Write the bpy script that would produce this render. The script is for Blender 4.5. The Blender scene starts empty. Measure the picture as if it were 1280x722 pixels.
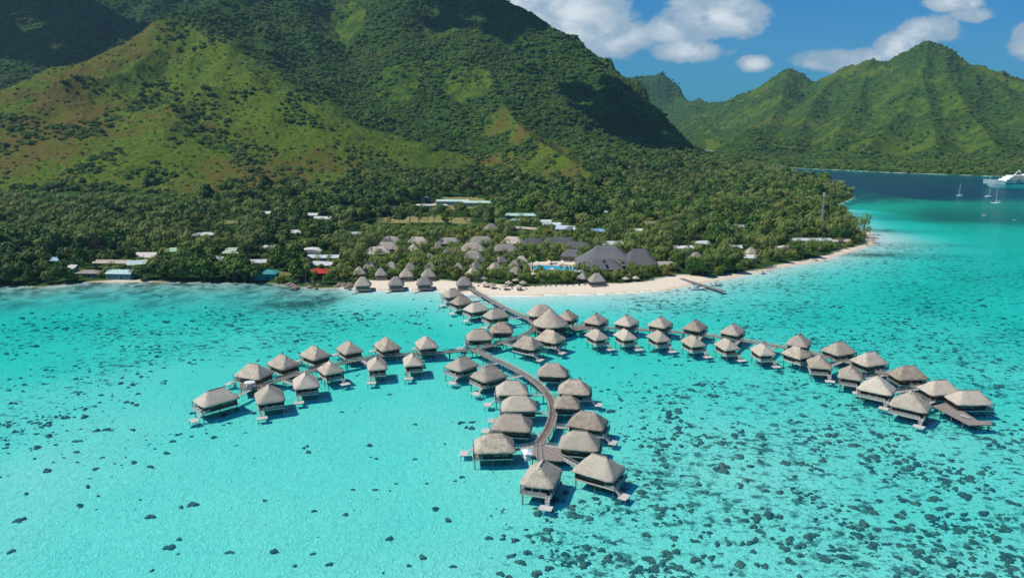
import bpy, math, random
import numpy as np
from mathutils import Vector, Matrix
R = math.radians
scn = bpy.context.scene
col = scn.collection
rng = random.Random(7)

# ------------------------------------------------------------------ camera
CAMH = 100.0
FPX, CX, CY = 930.0, 640.0, 361.0
PITCH = math.atan(223.0 / FPX)
cam_d = bpy.data.cameras.new('camera')
cam_d.sensor_width = 36.0
cam_d.lens = 36.0 * FPX / 1280.0
cam_d.clip_start = 1.0
cam_d.clip_end = 40000.0
cam = bpy.data.objects.new('camera', cam_d)
col.objects.link(cam)
cam.location = (0, 0, CAMH)
cam.rotation_euler = (math.pi / 2 - PITCH, 0, 0)
scn.camera = cam
scn.render.resolution_x, scn.render.resolution_y = 1024, 577

# ------------------------------------------------------------------ sun and sky
SUN_EL, SUN_AZ = R(55), R(-100)          # azimuth measured from +Y (view direction) towards +X: the sun stands to the left
sun_d = bpy.data.lights.new('sun', 'SUN')
sun_d.energy = 4.9
sun_d.angle = R(0.53)
sun_d.color = (1.0, 0.95, 0.87)
sun = bpy.data.objects.new('sun', sun_d)
col.objects.link(sun)
sdir = Vector((math.sin(SUN_AZ) * math.cos(SUN_EL), math.cos(SUN_AZ) * math.cos(SUN_EL), math.sin(SUN_EL)))
sun.rotation_euler = sdir.to_track_quat('Z', 'Y').to_euler()
sun.location = sdir * 900

def at(px, py, z=0.0):
    """point at height z on the ray through a pixel of the 1280x722 photograph"""
    a, b = (px - CX) / FPX, (py - CY) / FPX
    dy = math.cos(PITCH) - b * math.sin(PITCH)
    dz = -math.sin(PITCH) - b * math.cos(PITCH)
    t = (z - CAMH) / dz
    return Vector((a * t, dy * t, z))

def at_d(px, py, D):
    a, b = (px - CX) / FPX, (py - CY) / FPX
    dy = math.cos(PITCH) - b * math.sin(PITCH)
    dz = -math.sin(PITCH) - b * math.cos(PITCH)
    t = D / dy
    return Vector((a * t, D, CAMH + dz * t))

# world: Nishita sky with a bank of cumulus laid out by direction
world = bpy.data.worlds.new('World')
scn.world = world
world.use_nodes = True
nt = world.node_tree
nt.nodes.clear()
def N(nt, typ, **kw):
    n = nt.nodes.new(typ)
    for k, v in kw.items():
        if k.startswith('i_'):
            n.inputs[k[2:]].default_value = v
        else:
            setattr(n, k, v)
    return n
def M(nt, op, a, b=None, c=None, clamp=False):
    n = nt.nodes.new('ShaderNodeMath'); n.operation = op; n.use_clamp = clamp
    for i, x in enumerate((a, b, c)):
        if x is None: continue
        if isinstance(x, (int, float)): n.inputs[i].default_value = x
        else: nt.links.new(x, n.inputs[i])
    return n.outputs[0]
def MIX(nt, fac, a, b, blend='MIX'):
    n = nt.nodes.new('ShaderNodeMix'); n.data_type = 'RGBA'; n.blend_type = blend
    for k, x in ((0, fac), (6, a), (7, b)):
        if isinstance(x, (int, float)): n.inputs[k].default_value = x
        elif isinstance(x, tuple): n.inputs[k].default_value = (*x[:3], 1)
        else: nt.links.new(x, n.inputs[k])
    return n.outputs[2]
def RAMP(nt, x, lo, hi, smooth=True):
    n = nt.nodes.new('ShaderNodeMapRange'); n.interpolation_type = 'SMOOTHSTEP' if smooth else 'LINEAR'
    nt.links.new(x, n.inputs[0]); n.inputs[1].default_value = lo; n.inputs[2].default_value = hi
    return n.outputs[0]
def NOISE(nt, vec, scale, detail=4, rough=0.55, dist=0.0):
    n = nt.nodes.new('ShaderNodeTexNoise'); n.inputs['Scale'].default_value = scale
    n.inputs['Detail'].default_value = detail; n.inputs['Roughness'].default_value = rough
    n.inputs['Distortion'].default_value = dist
    if vec is not None: nt.links.new(vec, n.inputs['Vector'])
    return n
sky = N(nt, 'ShaderNodeTexSky', sky_type='NISHITA', sun_disc=False, sun_elevation=SUN_EL,
        sun_rotation=SUN_AZ, altitude=100, air_density=1.0, dust_density=0.3, ozone_density=3.0)
tint = MIX(nt, 1.0, sky.outputs[0], (0.07, 0.60, 1.10), 'MULTIPLY')
tc = N(nt, 'ShaderNodeTexCoord')
sep = N(nt, 'ShaderNodeSeparateXYZ'); nt.links.new(tc.outputs['Generated'], sep.inputs[0])
ysafe = M(nt, 'MAXIMUM', sep.outputs[1], 0.05)
u = M(nt, 'DIVIDE', sep.outputs[0], ysafe); v = M(nt, 'DIVIDE', sep.outputs[2], ysafe)
comb = N(nt, 'ShaderNodeCombineXYZ'); nt.links.new(u, comb.inputs[0]); nt.links.new(M(nt, 'MULTIPLY', v, 1.5), comb.inputs[1])
n1 = NOISE(nt, comb.outputs[0], 11, 10, 0.62, 0.5)
n2 = NOISE(nt, comb.outputs[0], 34, 7, 0.65)
fbm = M(nt, 'ADD', M(nt, 'MULTIPLY', M(nt, 'SUBTRACT', n1.outputs[0], 0.5), 2.3), M(nt, 'MULTIPLY', M(nt, 'SUBTRACT', n2.outputs[0], 0.5), 0.5))
blobs = [(700, 30, 85, 42, 1), (760, 50, 55, 24, .95), (650, -20, 120, 45, 1), (895, 26, 58, 24, 1), (925, 26, 30, 20, .9), (862, 64, 52, 14, .9), (830, 40, 45, 20, .7), (850, 2, 40, 7, .6),
         (943, 80, 22, 9, .95), (1062, 74, 66, 15, .9), (1040, 78, 45, 9, .9), (1130, 62, 40, 20, .95), (1152, 40, 34, 18, .8), (1178, 36, 30, 15, .8), (1218, 20, 34, 10, .75), (1192, 5, 38, 9, .8), (1282, 50, 26, 20, 1.0),
         (520, -150, 200, 60, 1), (1000, -160, 150, 40, .9), (200, -90, 160, 45, 1)]
mask = None
for bx_, by_, rx, ry, st in blobs:
    d = at_d(bx_, by_, 1000.0) - Vector((0, 0, CAMH))
    u0, v0 = d.x / d.y, d.z / d.y
    e = M(nt, 'ADD', M(nt, 'POWER', M(nt, 'ABSOLUTE', M(nt, 'MULTIPLY', M(nt, 'SUBTRACT', u, u0), FPX / rx * 0.95)), 2.0),
          M(nt, 'POWER', M(nt, 'ABSOLUTE', M(nt, 'MULTIPLY', M(nt, 'SUBTRACT', v, v0), FPX / ry * 0.9)), 2.0))
    g = M(nt, 'MULTIPLY', M(nt, 'POWER', 2.718, M(nt, 'MULTIPLY', e, -0.8)), st)
    mask = g if mask is None else M(nt, 'MAXIMUM', mask, g)
dens = M(nt, 'ADD', mask, M(nt, 'MULTIPLY', fbm, 0.55))
cf = RAMP(nt, dens, 0.38, 0.60)
cf = M(nt, 'MULTIPLY', cf, RAMP(nt, mask, 0.08, 0.3))
thick = RAMP(nt, dens, 0.5, 1.0)
n3 = NOISE(nt, comb.outputs[0], 17, 8, 0.62, 0.4)
ccol = MIX(nt, M(nt, 'MULTIPLY', thick, RAMP(nt, n3.outputs[0], 0.35, 0.6)), (4.6, 6.0, 7.2), (11.6, 12.0, 12.0))
skyc = MIX(nt, M(nt, 'MULTIPLY', cf, 0.93), tint, ccol)
bg = N(nt, 'ShaderNodeBackground'); bg.inputs[1].default_value = 0.085
nt.links.new(skyc, bg.inputs[0])
wo = N(nt, 'ShaderNodeOutputWorld'); nt.links.new(bg.outputs[0], wo.inputs[0])

vs = scn.view_settings
scn.display_settings.display_device = 'sRGB'
vs.view_transform = 'Standard'; vs.look = 'None'; vs.exposure = 0.0; vs.gamma = 1.0; vs.use_curve_mapping = False
cy = scn.cycles
scn.render.engine = 'CYCLES'
cy.max_bounces = 6; cy.diffuse_bounces = 2; cy.glossy_bounces = 2; cy.transparent_max_bounces = 12
cy.transmission_bounces = 2; cy.volume_bounces = 0; cy.caustics_reflective = False; cy.caustics_refractive = False
cy.use_denoising = True
try:
    cy.denoiser = 'OPENIMAGEDENOISE'; cy.denoising_prefilter = 'ACCURATE'; cy.denoising_input_passes = 'RGB_ALBEDO_NORMAL'
except Exception:
    pass

# ------------------------------------------------------------------ numpy noise
_prm = np.random.RandomState(3).permutation(4096)
_g = np.random.RandomState(5).rand(4096) * 2 * np.pi
_gx, _gy = np.cos(_g), np.sin(_g)
def perlin(x, y, seed=0):
    xi = np.floor(x).astype(np.int64); yi = np.floor(y).astype(np.int64)
    xf, yf = x - xi, y - yi
    u_ = xf * xf * xf * (xf * (xf * 6 - 15) + 10); v_ = yf * yf * yf * (yf * (yf * 6 - 15) + 10)
    def gr(ix, iy, dx, dy):
        h = _prm[(_prm[(ix + seed * 131) & 4095] + iy) & 4095]
        return _gx[h] * dx + _gy[h] * dy
    a = gr(xi, yi, xf, yf); b = gr(xi + 1, yi, xf - 1, yf); c = gr(xi, yi + 1, xf, yf - 1); d = gr(xi + 1, yi + 1, xf - 1, yf - 1)
    return ((a * (1 - u_) + b * u_) * (1 - v_) + (c * (1 - u_) + d * u_) * v_) * 1.5
def fbm2(x, y, wl, octv, seed=0, gain=0.5):
    s = 0; a = 1.0
    for i in range(octv):
        s = s + a * perlin(x / wl, y / wl, seed + i); a *= gain; wl *= 0.5
    return s
def ridged(x, y, wl, octv, seed=0, gain=0.5):
    s = 0; a = 1.0; w = 1.0
    for i in range(octv):
        n = 1 - np.abs(perlin(x / wl, y / wl, seed + i)) * 1.6
        n = np.clip(n, -0.5, 1); n = n * n * np.sign(n)
        s = s + a * n * w; w = np.clip(n * 1.3, 0, 1); a *= gain; wl *= 0.5
    return s
def sstep(x, a, b):
    t = np.clip((x - a) / (b - a), 0, 1); return t * t * (3 - 2 * t)

# ------------------------------------------------------------------ coast
def G(px, py): p = at(px, py); return (p.x, p.y)
coast_near = [(-1500, 430), (-700, 405)] + [G(*p) for p in [
    (-120, 362), (0, 358), (50, 359), (80, 357), (110, 353), (200, 353), (270, 354), (330, 354), (370, 358), (395, 361), (430, 361), (470, 363), (540, 363),
    (580, 368), (620, 371), (655, 371), (700, 369), (760, 368), (830, 364), (875, 355), (905, 350), (935, 344), (985, 333), (1030, 326), (1065, 315),
    (1092, 306), (1097, 297), (1088, 290), (1072, 287), (1066, 279), (1050, 268), (1045, 257), (1062, 250), (1070, 245), (1052, 239), (1015, 228), (975, 218), (930, 211), (900, 206)]] + [(330, 1700), (150, 2300), (-2500, 2700), (-3000, 600)]
coast_far = [(520, 1900), G(868, 200)] + [G(*p) for p in [(900, 204), (930, 207), (965, 208), (1010, 211), (1060, 213), (1120, 216), (1180, 218), (1230, 220), (1290, 221), (1360, 224)]] + [(1700, 1350), (3200, 1700), (5000, 5000), (0, 8000), (-1500, 3500), (300, 2500)]
def sdist(X, Y, poly):
    """signed distance to a closed polygon, positive inside"""
    P = np.array(poly); Q = np.roll(P, -1, axis=0)
    dmin = np.full(X.shape, 1e9); inside = np.zeros(X.shape, bool)
    for (ax, ay), (bx_, by_) in zip(P, Q):
        ex, ey = bx_ - ax, by_ - ay
        t = np.clip(((X - ax) * ex + (Y - ay) * ey) / (ex * ex + ey * ey), 0, 1)
        dmin = np.minimum(dmin, np.hypot(X - ax - t * ex, Y - ay - t * ey))
        cr = ((ay > Y) != (by_ > Y))
        if abs(ey) > 1e-9:
            inside ^= cr & (X < (bx_ - ax) * (Y - ay) / ey + ax)
    return np.where(inside, dmin, -dmin)
# mountain crests: (pixel x, pixel y, distance) and the slope of their flanks
ridges = [
    (.50, [(225, 28, 1250), (160, 60, 1190), (100, 92, 1130), (40, 132, 1070), (-10, 170, 1020), (-80, 215, 960)]),
    (.50, [(225, 28, 1250), (262, 42, 1230), (310, 82, 1170), (350, 118, 1110), (400, 160, 1040), (450, 200, 970), (500, 232, 900)]),
    (.7, [(225, 28, 1250), (262, 10, 1400), (310, -15, 1600), (400, -60, 1900)]),
    (.6, [(-900, 60, 1500), (-300, -10, 1650), (-100, -20, 1700), (20, -12, 1750), (60, -18, 1800), (140, -22, 1950), (220, -30, 2000), (300, -40, 2050)]),
    (.7, [(400, -60, 1950), (520, -70, 1900), (580, -25, 1800), (605, -2, 1700), (650, 9, 1640), (695, 36, 1580), (735, 76, 1500), (770, 106, 1420), (796, 128, 1385)]),
    (1.2, [(796, 128, 1385), (808, 152, 1375)]),
    (.75, [(815, 168, 1365), (845, 188, 1330), (880, 199, 1290), (905, 210, 1250)]),
    (.50, [(600, -10, 1750), (600, 40, 1560), (608, 86, 1400), (622, 124, 1260), (645, 158, 1140), (680, 184, 1030), (720, 207, 940), (765, 236, 860), (795, 252, 820)]),
    (.75, [(455, -40, 1850), (480, 20, 1650), (500, 80, 1480), (520, 130, 1320), (545, 175, 1180), (560, 205, 1080)]),
    (.75, [(340, -20, 1750), (375, 30, 1550), (400, 80, 1400), (425, 125, 1270)]),
    (.75, [(90, 30, 1800), (60, 60, 1600), (20, 100, 1420), (-40, 140, 1250)]),
    (.8, [(770, 106, 1420), (735, 150, 1270), (720, 190, 1130)]),
    (1.6, [(775, 100, 3900), (812, 95, 3900), (822, 90, 3900), (828, 90, 3900), (838, 99, 3890), (847, 105, 3880)]),
    (.6, [(850, 124, 3850), (862, 131, 3600), (875, 127, 3400), (885, 132, 3350), (908, 130, 3200), (925, 120, 3100), (950, 113, 3000), (970, 98, 2900), (985, 88, 2900), (1000, 107, 2850), (1014, 119, 2820), (1030, 119, 2780),
           (1045, 97, 2750), (1060, 88, 2700), (1090, 79, 2600), (1115, 82, 2500), (1145, 61, 2430), (1160, 53, 2400), (1175, 64, 2380), (1210, 92, 2300), (1240, 106, 2200), (1280, 122, 2100), (1340, 150, 1900), (1420, 180, 1700)]),
    (.6, [(1160, 57, 2400), (1152, 100, 2150), (1128, 140, 1880), (1100, 168, 1680), (1078, 192, 1540)]),
    (.62, [(1175, 66, 2380), (1190, 110, 2000), (1215, 150, 1720), (1250, 190, 1500)]),
    (.62, [(1240, 106, 2200), (1290, 150, 1800), (1330, 190, 1550)]),
    (.6, [(1152, 100, 2150), (1165, 150, 1750), (1170, 190, 1500)]),
    (.6, [(985, 92, 2900), (975, 130, 2400), (955, 165, 1950), (945, 188, 1700)]),
    (.6, [(1055, 92, 2720), (1015, 130, 2250), (1000, 165, 1900), (990, 190, 1650)]),
    (.6, [(1090, 79, 2600), (1075, 120, 2200), (1050, 160, 1850), (1040, 190, 1600)]),
    (.6, [(862, 131, 3600), (880, 155, 2700), (900, 180, 2000), (905, 192, 1750)]),
    (.6, [(1190, 105, 3700), (1215, 97, 3600), (1245, 91, 3600), (1280, 101, 3600), (1350, 105, 3600)]),
    (.7, [(60, 10, 3300), (110, -10, 3200), (160, -6, 3200), (240, -20, 3200)]),
]
ridges += [(.16, [(-120, 225, 830), (60, 222, 850), (200, 218, 860), (330, 216, 870), (440, 226, 860)]), (.13, [(890, 206, 1270), (950, 216, 1130), (1000, 226, 1020), (1045, 238, 940)]), (.16, [(760, 200, 1180), (830, 225, 1020), (900, 246, 880)]), (.2, [(560, 236, 900), (640, 236, 900), (740, 250, 860), (820, 262, 820)])]
RPTS = [(s, [at_d(*p) for p in pl]) for s, pl in ridges]

def land_fields(X, Y):
    wob = 6 * fbm2(X, Y, 60, 3, 40) + 14 * fbm2(X, Y, 260, 2, 44) * sstep(Y, 900, 1300)
    dn = sdist(X, Y, coast_near); df = sdist(X, Y, coast_far)
    d = np.maximum(dn, df) + wob * sstep(np.abs(np.maximum(dn, df)), 0, 40)*1.0
    return d, dn, df
def mountain(X, Y): return mountain2(X, Y)[0]
def mountain2(X, Y):
    wx = X + 26 * fbm2(X, Y, 240, 3, 11); wy = Y + 26 * fbm2(X, Y, 240, 3, 17)
    k = 8.0
    acc = np.zeros(X.shape); mx = np.full(X.shape, -200.0)
    hs = []; cd_ = np.full(X.shape, 1e4)
    for s, pl in RPTS:
        best = np.full(X.shape, -1e3)
        for p, q in zip(pl[:-1], pl[1:]):
            ex, ey = q.x - p.x, q.y - p.y
            t = np.clip(((X - p.x) * ex + (Y - p.y) * ey) / (ex * ex + ey * ey), 0, 1)
            dx, dy = X - p.x - t * ex, Y - p.y - t * ey
            dd = np.hypot(dx, dy)
            if s > .3: cd_ = np.minimum(cd_, dd)
            wgt = np.clip(dd / 120, 0, 1)
            t2 = np.clip(((wx - p.x) * ex + (wy - p.y) * ey) / (ex * ex + ey * ey), 0, 1)
            d2 = np.hypot(wx - p.x - t2 * ex, wy - p.y - t2 * ey)
            dd = dd * (1 - wgt) + d2 * wgt
            zc = p.z + (q.z - p.z) * t
            # flanks a little steeper near the crest, flattening out at the foot
            h = zc - s * dd * (1.06 - 0.16 * np.clip(dd / 500, 0, 1))
            best = np.maximum(best, h)
        hs.append(best)
    mx = np.max(hs, axis=0)
    for h in hs: acc += np.exp(np.clip((h - mx) / k, -30, 0))
    H = mx + k * np.log(acc) - k * 0.35
    return H, cd_
def height(X, Y, want=False):
    d, dn, df = land_fields(X, Y)
    H, crd = mountain2(X, Y); away = sstep(crd, 5, 110)
    up = sstep(H, 8, 90)
    base = np.where(d > 0, 1.6 * (1 - np.exp(-np.clip(d, 0, 1e4) / 14)) + 10 * sstep(d, 40, 700) + 1.2 * fbm2(X, Y, 120, 3, 60) * sstep(d, 60, 200), 0)
    gl = ridged(X, Y, 210, 5, 21, 0.52)
    gw = ridged(X + .3 * Y, Y - .3 * X, 360, 3, 25, 0.5)
    H2 = H + up * (17 * (gl - 1.15) * (.2 + .8 * away) + 26 * (gw - 1.0) * sstep(H, 60, 160) * away) * np.clip(H / 130, 0.2, 1.2) + up * 3.2 * fbm2(X, Y, 38, 4, 33)
    far = sstep(Y, 1450, 2400)
    H2 = H2 + far * up * away * 22 * (ridged(X, Y, 420, 4, 71) - 1.1)
    # rock band on the seaward spur
    cl = at_d(770, 150, 1330)
    w = np.exp(-(((X - cl.x) / 130) ** 2 + ((Y - cl.y) / 130) ** 2))
    t = 74.0
    H2 = np.where(w > 0.05, H2 + w * (sstep(H2, t - 7, t + 5) - 0.5) * 26, H2)
    Hm = np.maximum(H2, -40)
    z = np.where(d > 0, base + np.log1p(np.exp(np.clip(Hm / 6.0, -30, 60))) * 6.0 * sstep(d, 5, 120), 0)
    if not want: return z, d
    # water depth
    lag = 1.45 + 1.25 * sstep(Y, 200, 520) + 0.35 * fbm2(X, Y, 90, 3, 80)
    dist = -d
    depth = 0.12 + dist * (0.028 + 0.4 * sstep(Y, 760, 900))
    # shallow sand apron off the point and the beach
    ap = np.array(G(1115, 300)); apron = np.exp(-(((X - ap[0]) / 55) ** 2 + ((Y - ap[1]) / 60) ** 2))
    depth = np.minimum(depth, lag) * (1 - 0.55 * apron)
    u_ = X / np.maximum(Y, 1)
    dp = 11 * sstep(Y, 860, 1080) + 10 * sstep(Y, 1120, 1300) + 4.0 * np.exp(-((Y - 765) / 58) ** 2) * sstep(u_, 0.46, 0.60) + 1.2 * sstep(Y, 620, 760) * sstep(dist, 25, 110)
    dp = dp * sstep(dist, 8, 120)
    lag = lag + 1.6 * sstep(Y, 800, 950)
    depth = np.where(Y > 780, np.maximum(depth, np.minimum(dist * .5, lag)), depth)
    wb = fbm2(X, Y, 160, 3, 90)
    depth = depth + dp * np.clip(1 + 0.5 * wb, 0.4, 1.6)
    return z, d, depth

def Hat(x, y):
    z, d = height(np.array([float(x)]), np.array([float(y)]))
    return float(z[0])

# ------------------------------------------------------------------ object helpers
def tag(o, label=None, cat=None, group=None, kind=None):
    if label: o['label'] = label
    if cat: o['category'] = cat
    if group: o['group'] = group
    if kind: o['kind'] = kind
    return o
def mesh_np(name, V, F, mat, smooth=False, attrs=None, parent=None):
    V = np.asarray(V, dtype=np.float32); F = np.asarray(F, dtype=np.int32)
    me = bpy.data.meshes.new(name); n = F.shape[1]
    me.vertices.add(len(V)); me.vertices.foreach_set('co', V.ravel())
    me.loops.add(F.size); me.loops.foreach_set('vertex_index', F.ravel())
    me.polygons.add(len(F)); me.polygons.foreach_set('loop_start', np.arange(0, F.size, n, dtype=np.int32))
    if smooth: me.polygons.foreach_set('use_smooth', np.ones(len(F), dtype=bool))
    for k, a in (attrs or {}).items():
        at_ = me.attributes.new(k, 'FLOAT', 'POINT'); at_.data.foreach_set('value', np.asarray(a, dtype=np.float32))
    me.update(calc_edges=True)
    if mat: me.materials.append(mat)
    o = bpy.data.objects.new(name, me); col.objects.link(o)
    if parent: o.parent = parent
    return o
class MB:
    """collects shapes, then becomes ONE mesh object"""
    def __init__(self): self.v = []; self.f = []
    def add(self, vs_, fs):
        n = len(self.v); self.v += [tuple(p) for p in vs_]; self.f += [tuple(i + n for i in f) for f in fs]
    def box(self, x0, x1, y0, y1, z0, z1):
        self.add([(x0, y0, z0), (x1, y0, z0), (x1, y1, z0), (x0, y1, z0), (x0, y0, z1), (x1, y0, z1), (x1, y1, z1), (x0, y1, z1)],
                 [(0, 3, 2, 1), (4, 5, 6, 7), (0, 1, 5, 4), (1, 2, 6, 5), (2, 3, 7, 6), (3, 0, 4, 7)])
    def tube(self, p, q, r0, r1=None, n=8, cap=True):
        p, q = Vector(p), Vector(q); r1 = r0 if r1 is None else r1
        ax = (q - p).normalized(); s = ax.orthogonal().normalized(); t = ax.cross(s)
        vs_ = [c + (s * math.cos(2 * math.pi * i / n) + t * math.sin(2 * math.pi * i / n)) * r for c, r in ((p, r0), (q, r1)) for i in range(n)]
        fs = [(i, (i + 1) % n, n + (i + 1) % n, n + i) for i in range(n)]
        if cap: fs += [tuple(range(n))[::-1], tuple(range(n, 2 * n))]
        self.add(vs_, fs)
    def bar(self, p, q, w, h):
        """a rectangular bar between two points, h measured up"""
        p, q = Vector(p), Vector(q); ax = (q - p).normalized()
        s = ax.cross(Vector((0, 0, 1)));
        s = s.normalized() * w / 2 if s.length > 1e-4 else Vector((w / 2, 0, 0))
        up = s.cross(ax).normalized() * h / 2
        vs_ = [c + a * s + b * up for c in (p, q) for a, b in ((-1, -1), (1, -1), (1, 1), (-1, 1))]
        self.add(vs_, [(0, 1, 2, 3)[::-1], (4, 5, 6, 7), (0, 1, 5, 4), (1, 2, 6, 5), (2, 3, 7, 6), (3, 0, 4, 7)])
    def rings(self, rings_, cap=True):
        n = len(rings_[0]); vs_ = [p for r in rings_ for p in r]
        fs = [(k * n + i, k * n + (i + 1) % n, (k + 1) * n + (i + 1) % n, (k + 1) * n + i) for k in range(len(rings_) - 1) for i in range(n)]
        if cap: fs += [tuple(range(n))[::-1], tuple(range((len(rings_) - 1) * n, len(rings_) * n))]
        self.add(vs_, fs)
    def build(self, name, mat, parent=None, smooth=False, loc=None, rz=None):
        me = bpy.data.meshes.new(name); me.from_pydata([tuple(map(float, p)) for p in self.v], [], self.f); me.update()
        if mat: me.materials.append(mat)
        if smooth:
            for p in me.polygons: p.use_smooth = True
        o = bpy.data.objects.new(name, me); col.objects.link(o)
        if parent: o.parent = parent
        if loc is not None: o.location = loc
        if rz is not None: o.rotation_euler.z = rz
        return o
def empty(name, loc, rz=0.0):
    o = bpy.data.objects.new(name, None); col.objects.link(o); o.empty_display_size = 0.5
    o.location = loc; o.rotation_euler.z = rz
    return o
def copy_tree(o, parent=None, skip=()):
    c = o.copy(); col.objects.link(c); c.parent = parent
    for k in ('label', 'category', 'group'):
        if k in c and parent is None and k == 'label': del c[k]
    for ch in o.children:
        if ch.name.split('.')[0] not in skip: copy_tree(ch, c, skip)
    return c

# ------------------------------------------------------------------ materials
def mat_new(name):
    m = bpy.data.materials.new(name); m.use_nodes = True; nt = m.node_tree
    b = nt.nodes['Principled BSDF']; b.inputs['Roughness'].default_value = 0.85
    b.inputs['Specular IOR Level'].default_value = 0.2
    return m, nt, b
def simple(name, c1, c2=None, scale=3.0, rough=0.8, spec=0.25, bump=0.0, bscale=None, metal=0.0, stretch=None, det=5):
    m, nt, b = mat_new(name)
    b.inputs['Roughness'].default_value = rough; b.inputs['Specular IOR Level'].default_value = spec
    b.inputs['Metallic'].default_value = metal
    tcn = N(nt, 'ShaderNodeTexCoord'); vec = tcn.outputs['Object']
    if stretch:
        mp = N(nt, 'ShaderNodeMapping'); mp.inputs['Scale'].default_value = stretch
        nt.links.new(vec, mp.inputs[0]); vec = mp.outputs[0]
    n = NOISE(nt, vec, scale, det, 0.6)
    oi = N(nt, 'ShaderNodeObjectInfo')
    f = M(nt, 'ADD', RAMP(nt, n.outputs[0], 0.3, 0.7), M(nt, 'MULTIPLY', M(nt, 'SUBTRACT', oi.outputs['Random'], 0.5), 0.35), clamp=True)
    nt.links.new(MIX(nt, f, c1, c2 or tuple(x * 0.8 for x in c1)), b.inputs['Base Color'])
    if bump:
        bn = NOISE(nt, vec, bscale or scale * 4, 4, 0.6)
        bp = N(nt, 'ShaderNodeBump'); bp.inputs['Strength'].default_value = bump; bp.inputs['Distance'].default_value = 0.1
        nt.links.new(bn.outputs[0], bp.inputs['Height']); nt.links.new(bp.outputs[0], b.inputs['Normal'])
    return m
# ------------------------------------------------------------------ terrain sheet (land and sea bed, one grid cut along the shore)
def attr(nt, name):
    n = nt.nodes.new('ShaderNodeAttribute'); n.attribute_name = name; return n.outputs['Fac']
# land material
m_land, nt, b = mat_new('land_vegetation')
geo = N(nt, 'ShaderNodeNewGeometry'); P = geo.outputs['Position']
a_grass, a_sand, a_dry, a_far, a_lawn = (attr(nt, k) for k in ('grass', 'sand', 'dry', 'far', 'lawn'))
na = NOISE(nt, P, 0.22, 6, 0.65); nb = NOISE(nt, P, 0.035, 5, 0.6, 0.4); nc = NOISE(nt, P, 0.010, 4, 0.6, 0.6); nd = NOISE(nt, P, 0.9, 4, 0.6)
forest = MIX(nt, RAMP(nt, na.outputs[0], 0.35, 0.68), (0.014, 0.050, 0.011), (0.050, 0.115, 0.020))
forest = MIX(nt, M(nt, 'MULTIPLY', RAMP(nt, nb.outputs[0], 0.45, 0.7), 0.55), forest, (0.060, 0.085, 0.014))
green = MIX(nt, RAMP(nt, na.outputs[0], 0.35, 0.65), (0.044, 0.102, 0.012), (0.130, 0.160, 0.017))
brown = MIX(nt, RAMP(nt, nd.outputs[0], 0.35, 0.65), (0.085, 0.062, 0.018), (0.150, 0.112, 0.026))
open_ = MIX(nt, M(nt, 'MULTIPLY', RAMP(nt, M(nt, 'ADD', M(nt, 'ADD', M(nt, 'MULTIPLY', nb.outputs[0], .6), M(nt, 'MULTIPLY', na.outputs[0], .4)), M(nt, 'MULTIPLY', M(nt, 'SUBTRACT', a_dry, 0.5), 0.22)), 0.46, 0.60), 0.85), green, brown)
shr = RAMP(nt, M(nt, 'ADD', M(nt, 'ADD', M(nt, 'MULTIPLY', na.outputs[0], 0.6), M(nt, 'MULTIPLY', nb.outputs[0], 0.9)), M(nt, 'MULTIPLY', a_grass, -0.50)), 0.40, 0.53)
veg = MIX(nt, shr, open_, forest)
lawn = MIX(nt, RAMP(nt, nd.outputs[0], 0.3, 0.7), (0.17, 0.18, 0.055), (0.36, 0.31, 0.14))
veg = MIX(nt, a_lawn, veg, lawn)
sandc = MIX(nt, RAMP(nt, nd.outputs[0], 0.3, 0.7), (0.62, 0.53, 0.40), (0.76, 0.67, 0.53))
geoz = N(nt, 'ShaderNodeSeparateXYZ'); nt.links.new(P, geoz.inputs[0])
wet = RAMP(nt, geoz.outputs[2], 0.0, 0.5)
sandc = MIX(nt, wet, (0.50, 0.40, 0.25), sandc)
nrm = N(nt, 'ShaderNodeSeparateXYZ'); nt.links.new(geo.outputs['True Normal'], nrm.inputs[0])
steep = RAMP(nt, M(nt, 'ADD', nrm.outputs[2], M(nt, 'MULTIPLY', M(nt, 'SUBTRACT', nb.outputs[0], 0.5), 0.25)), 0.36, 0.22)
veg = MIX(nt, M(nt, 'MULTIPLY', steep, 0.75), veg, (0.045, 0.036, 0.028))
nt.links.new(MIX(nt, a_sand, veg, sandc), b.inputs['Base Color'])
bp = N(nt, 'ShaderNodeBump'); bp.inputs['Strength'].default_value = 1.0; bp.inputs['Distance'].default_value = 2.2
hh = M(nt, 'ADD', M(nt, 'MULTIPLY', na.outputs[0], 1.0), M(nt, 'MULTIPLY', nd.outputs[0], 0.25))
nt.links.new(M(nt, 'MULTIPLY', hh, M(nt, 'SUBTRACT', 1.0, a_sand)), bp.inputs['Height']); nt.links.new(bp.outputs[0], b.inputs['Normal'])
b.inputs['Roughness'].default_value = 1.0; b.inputs['Specular IOR Level'].default_value = 0.05
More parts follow.
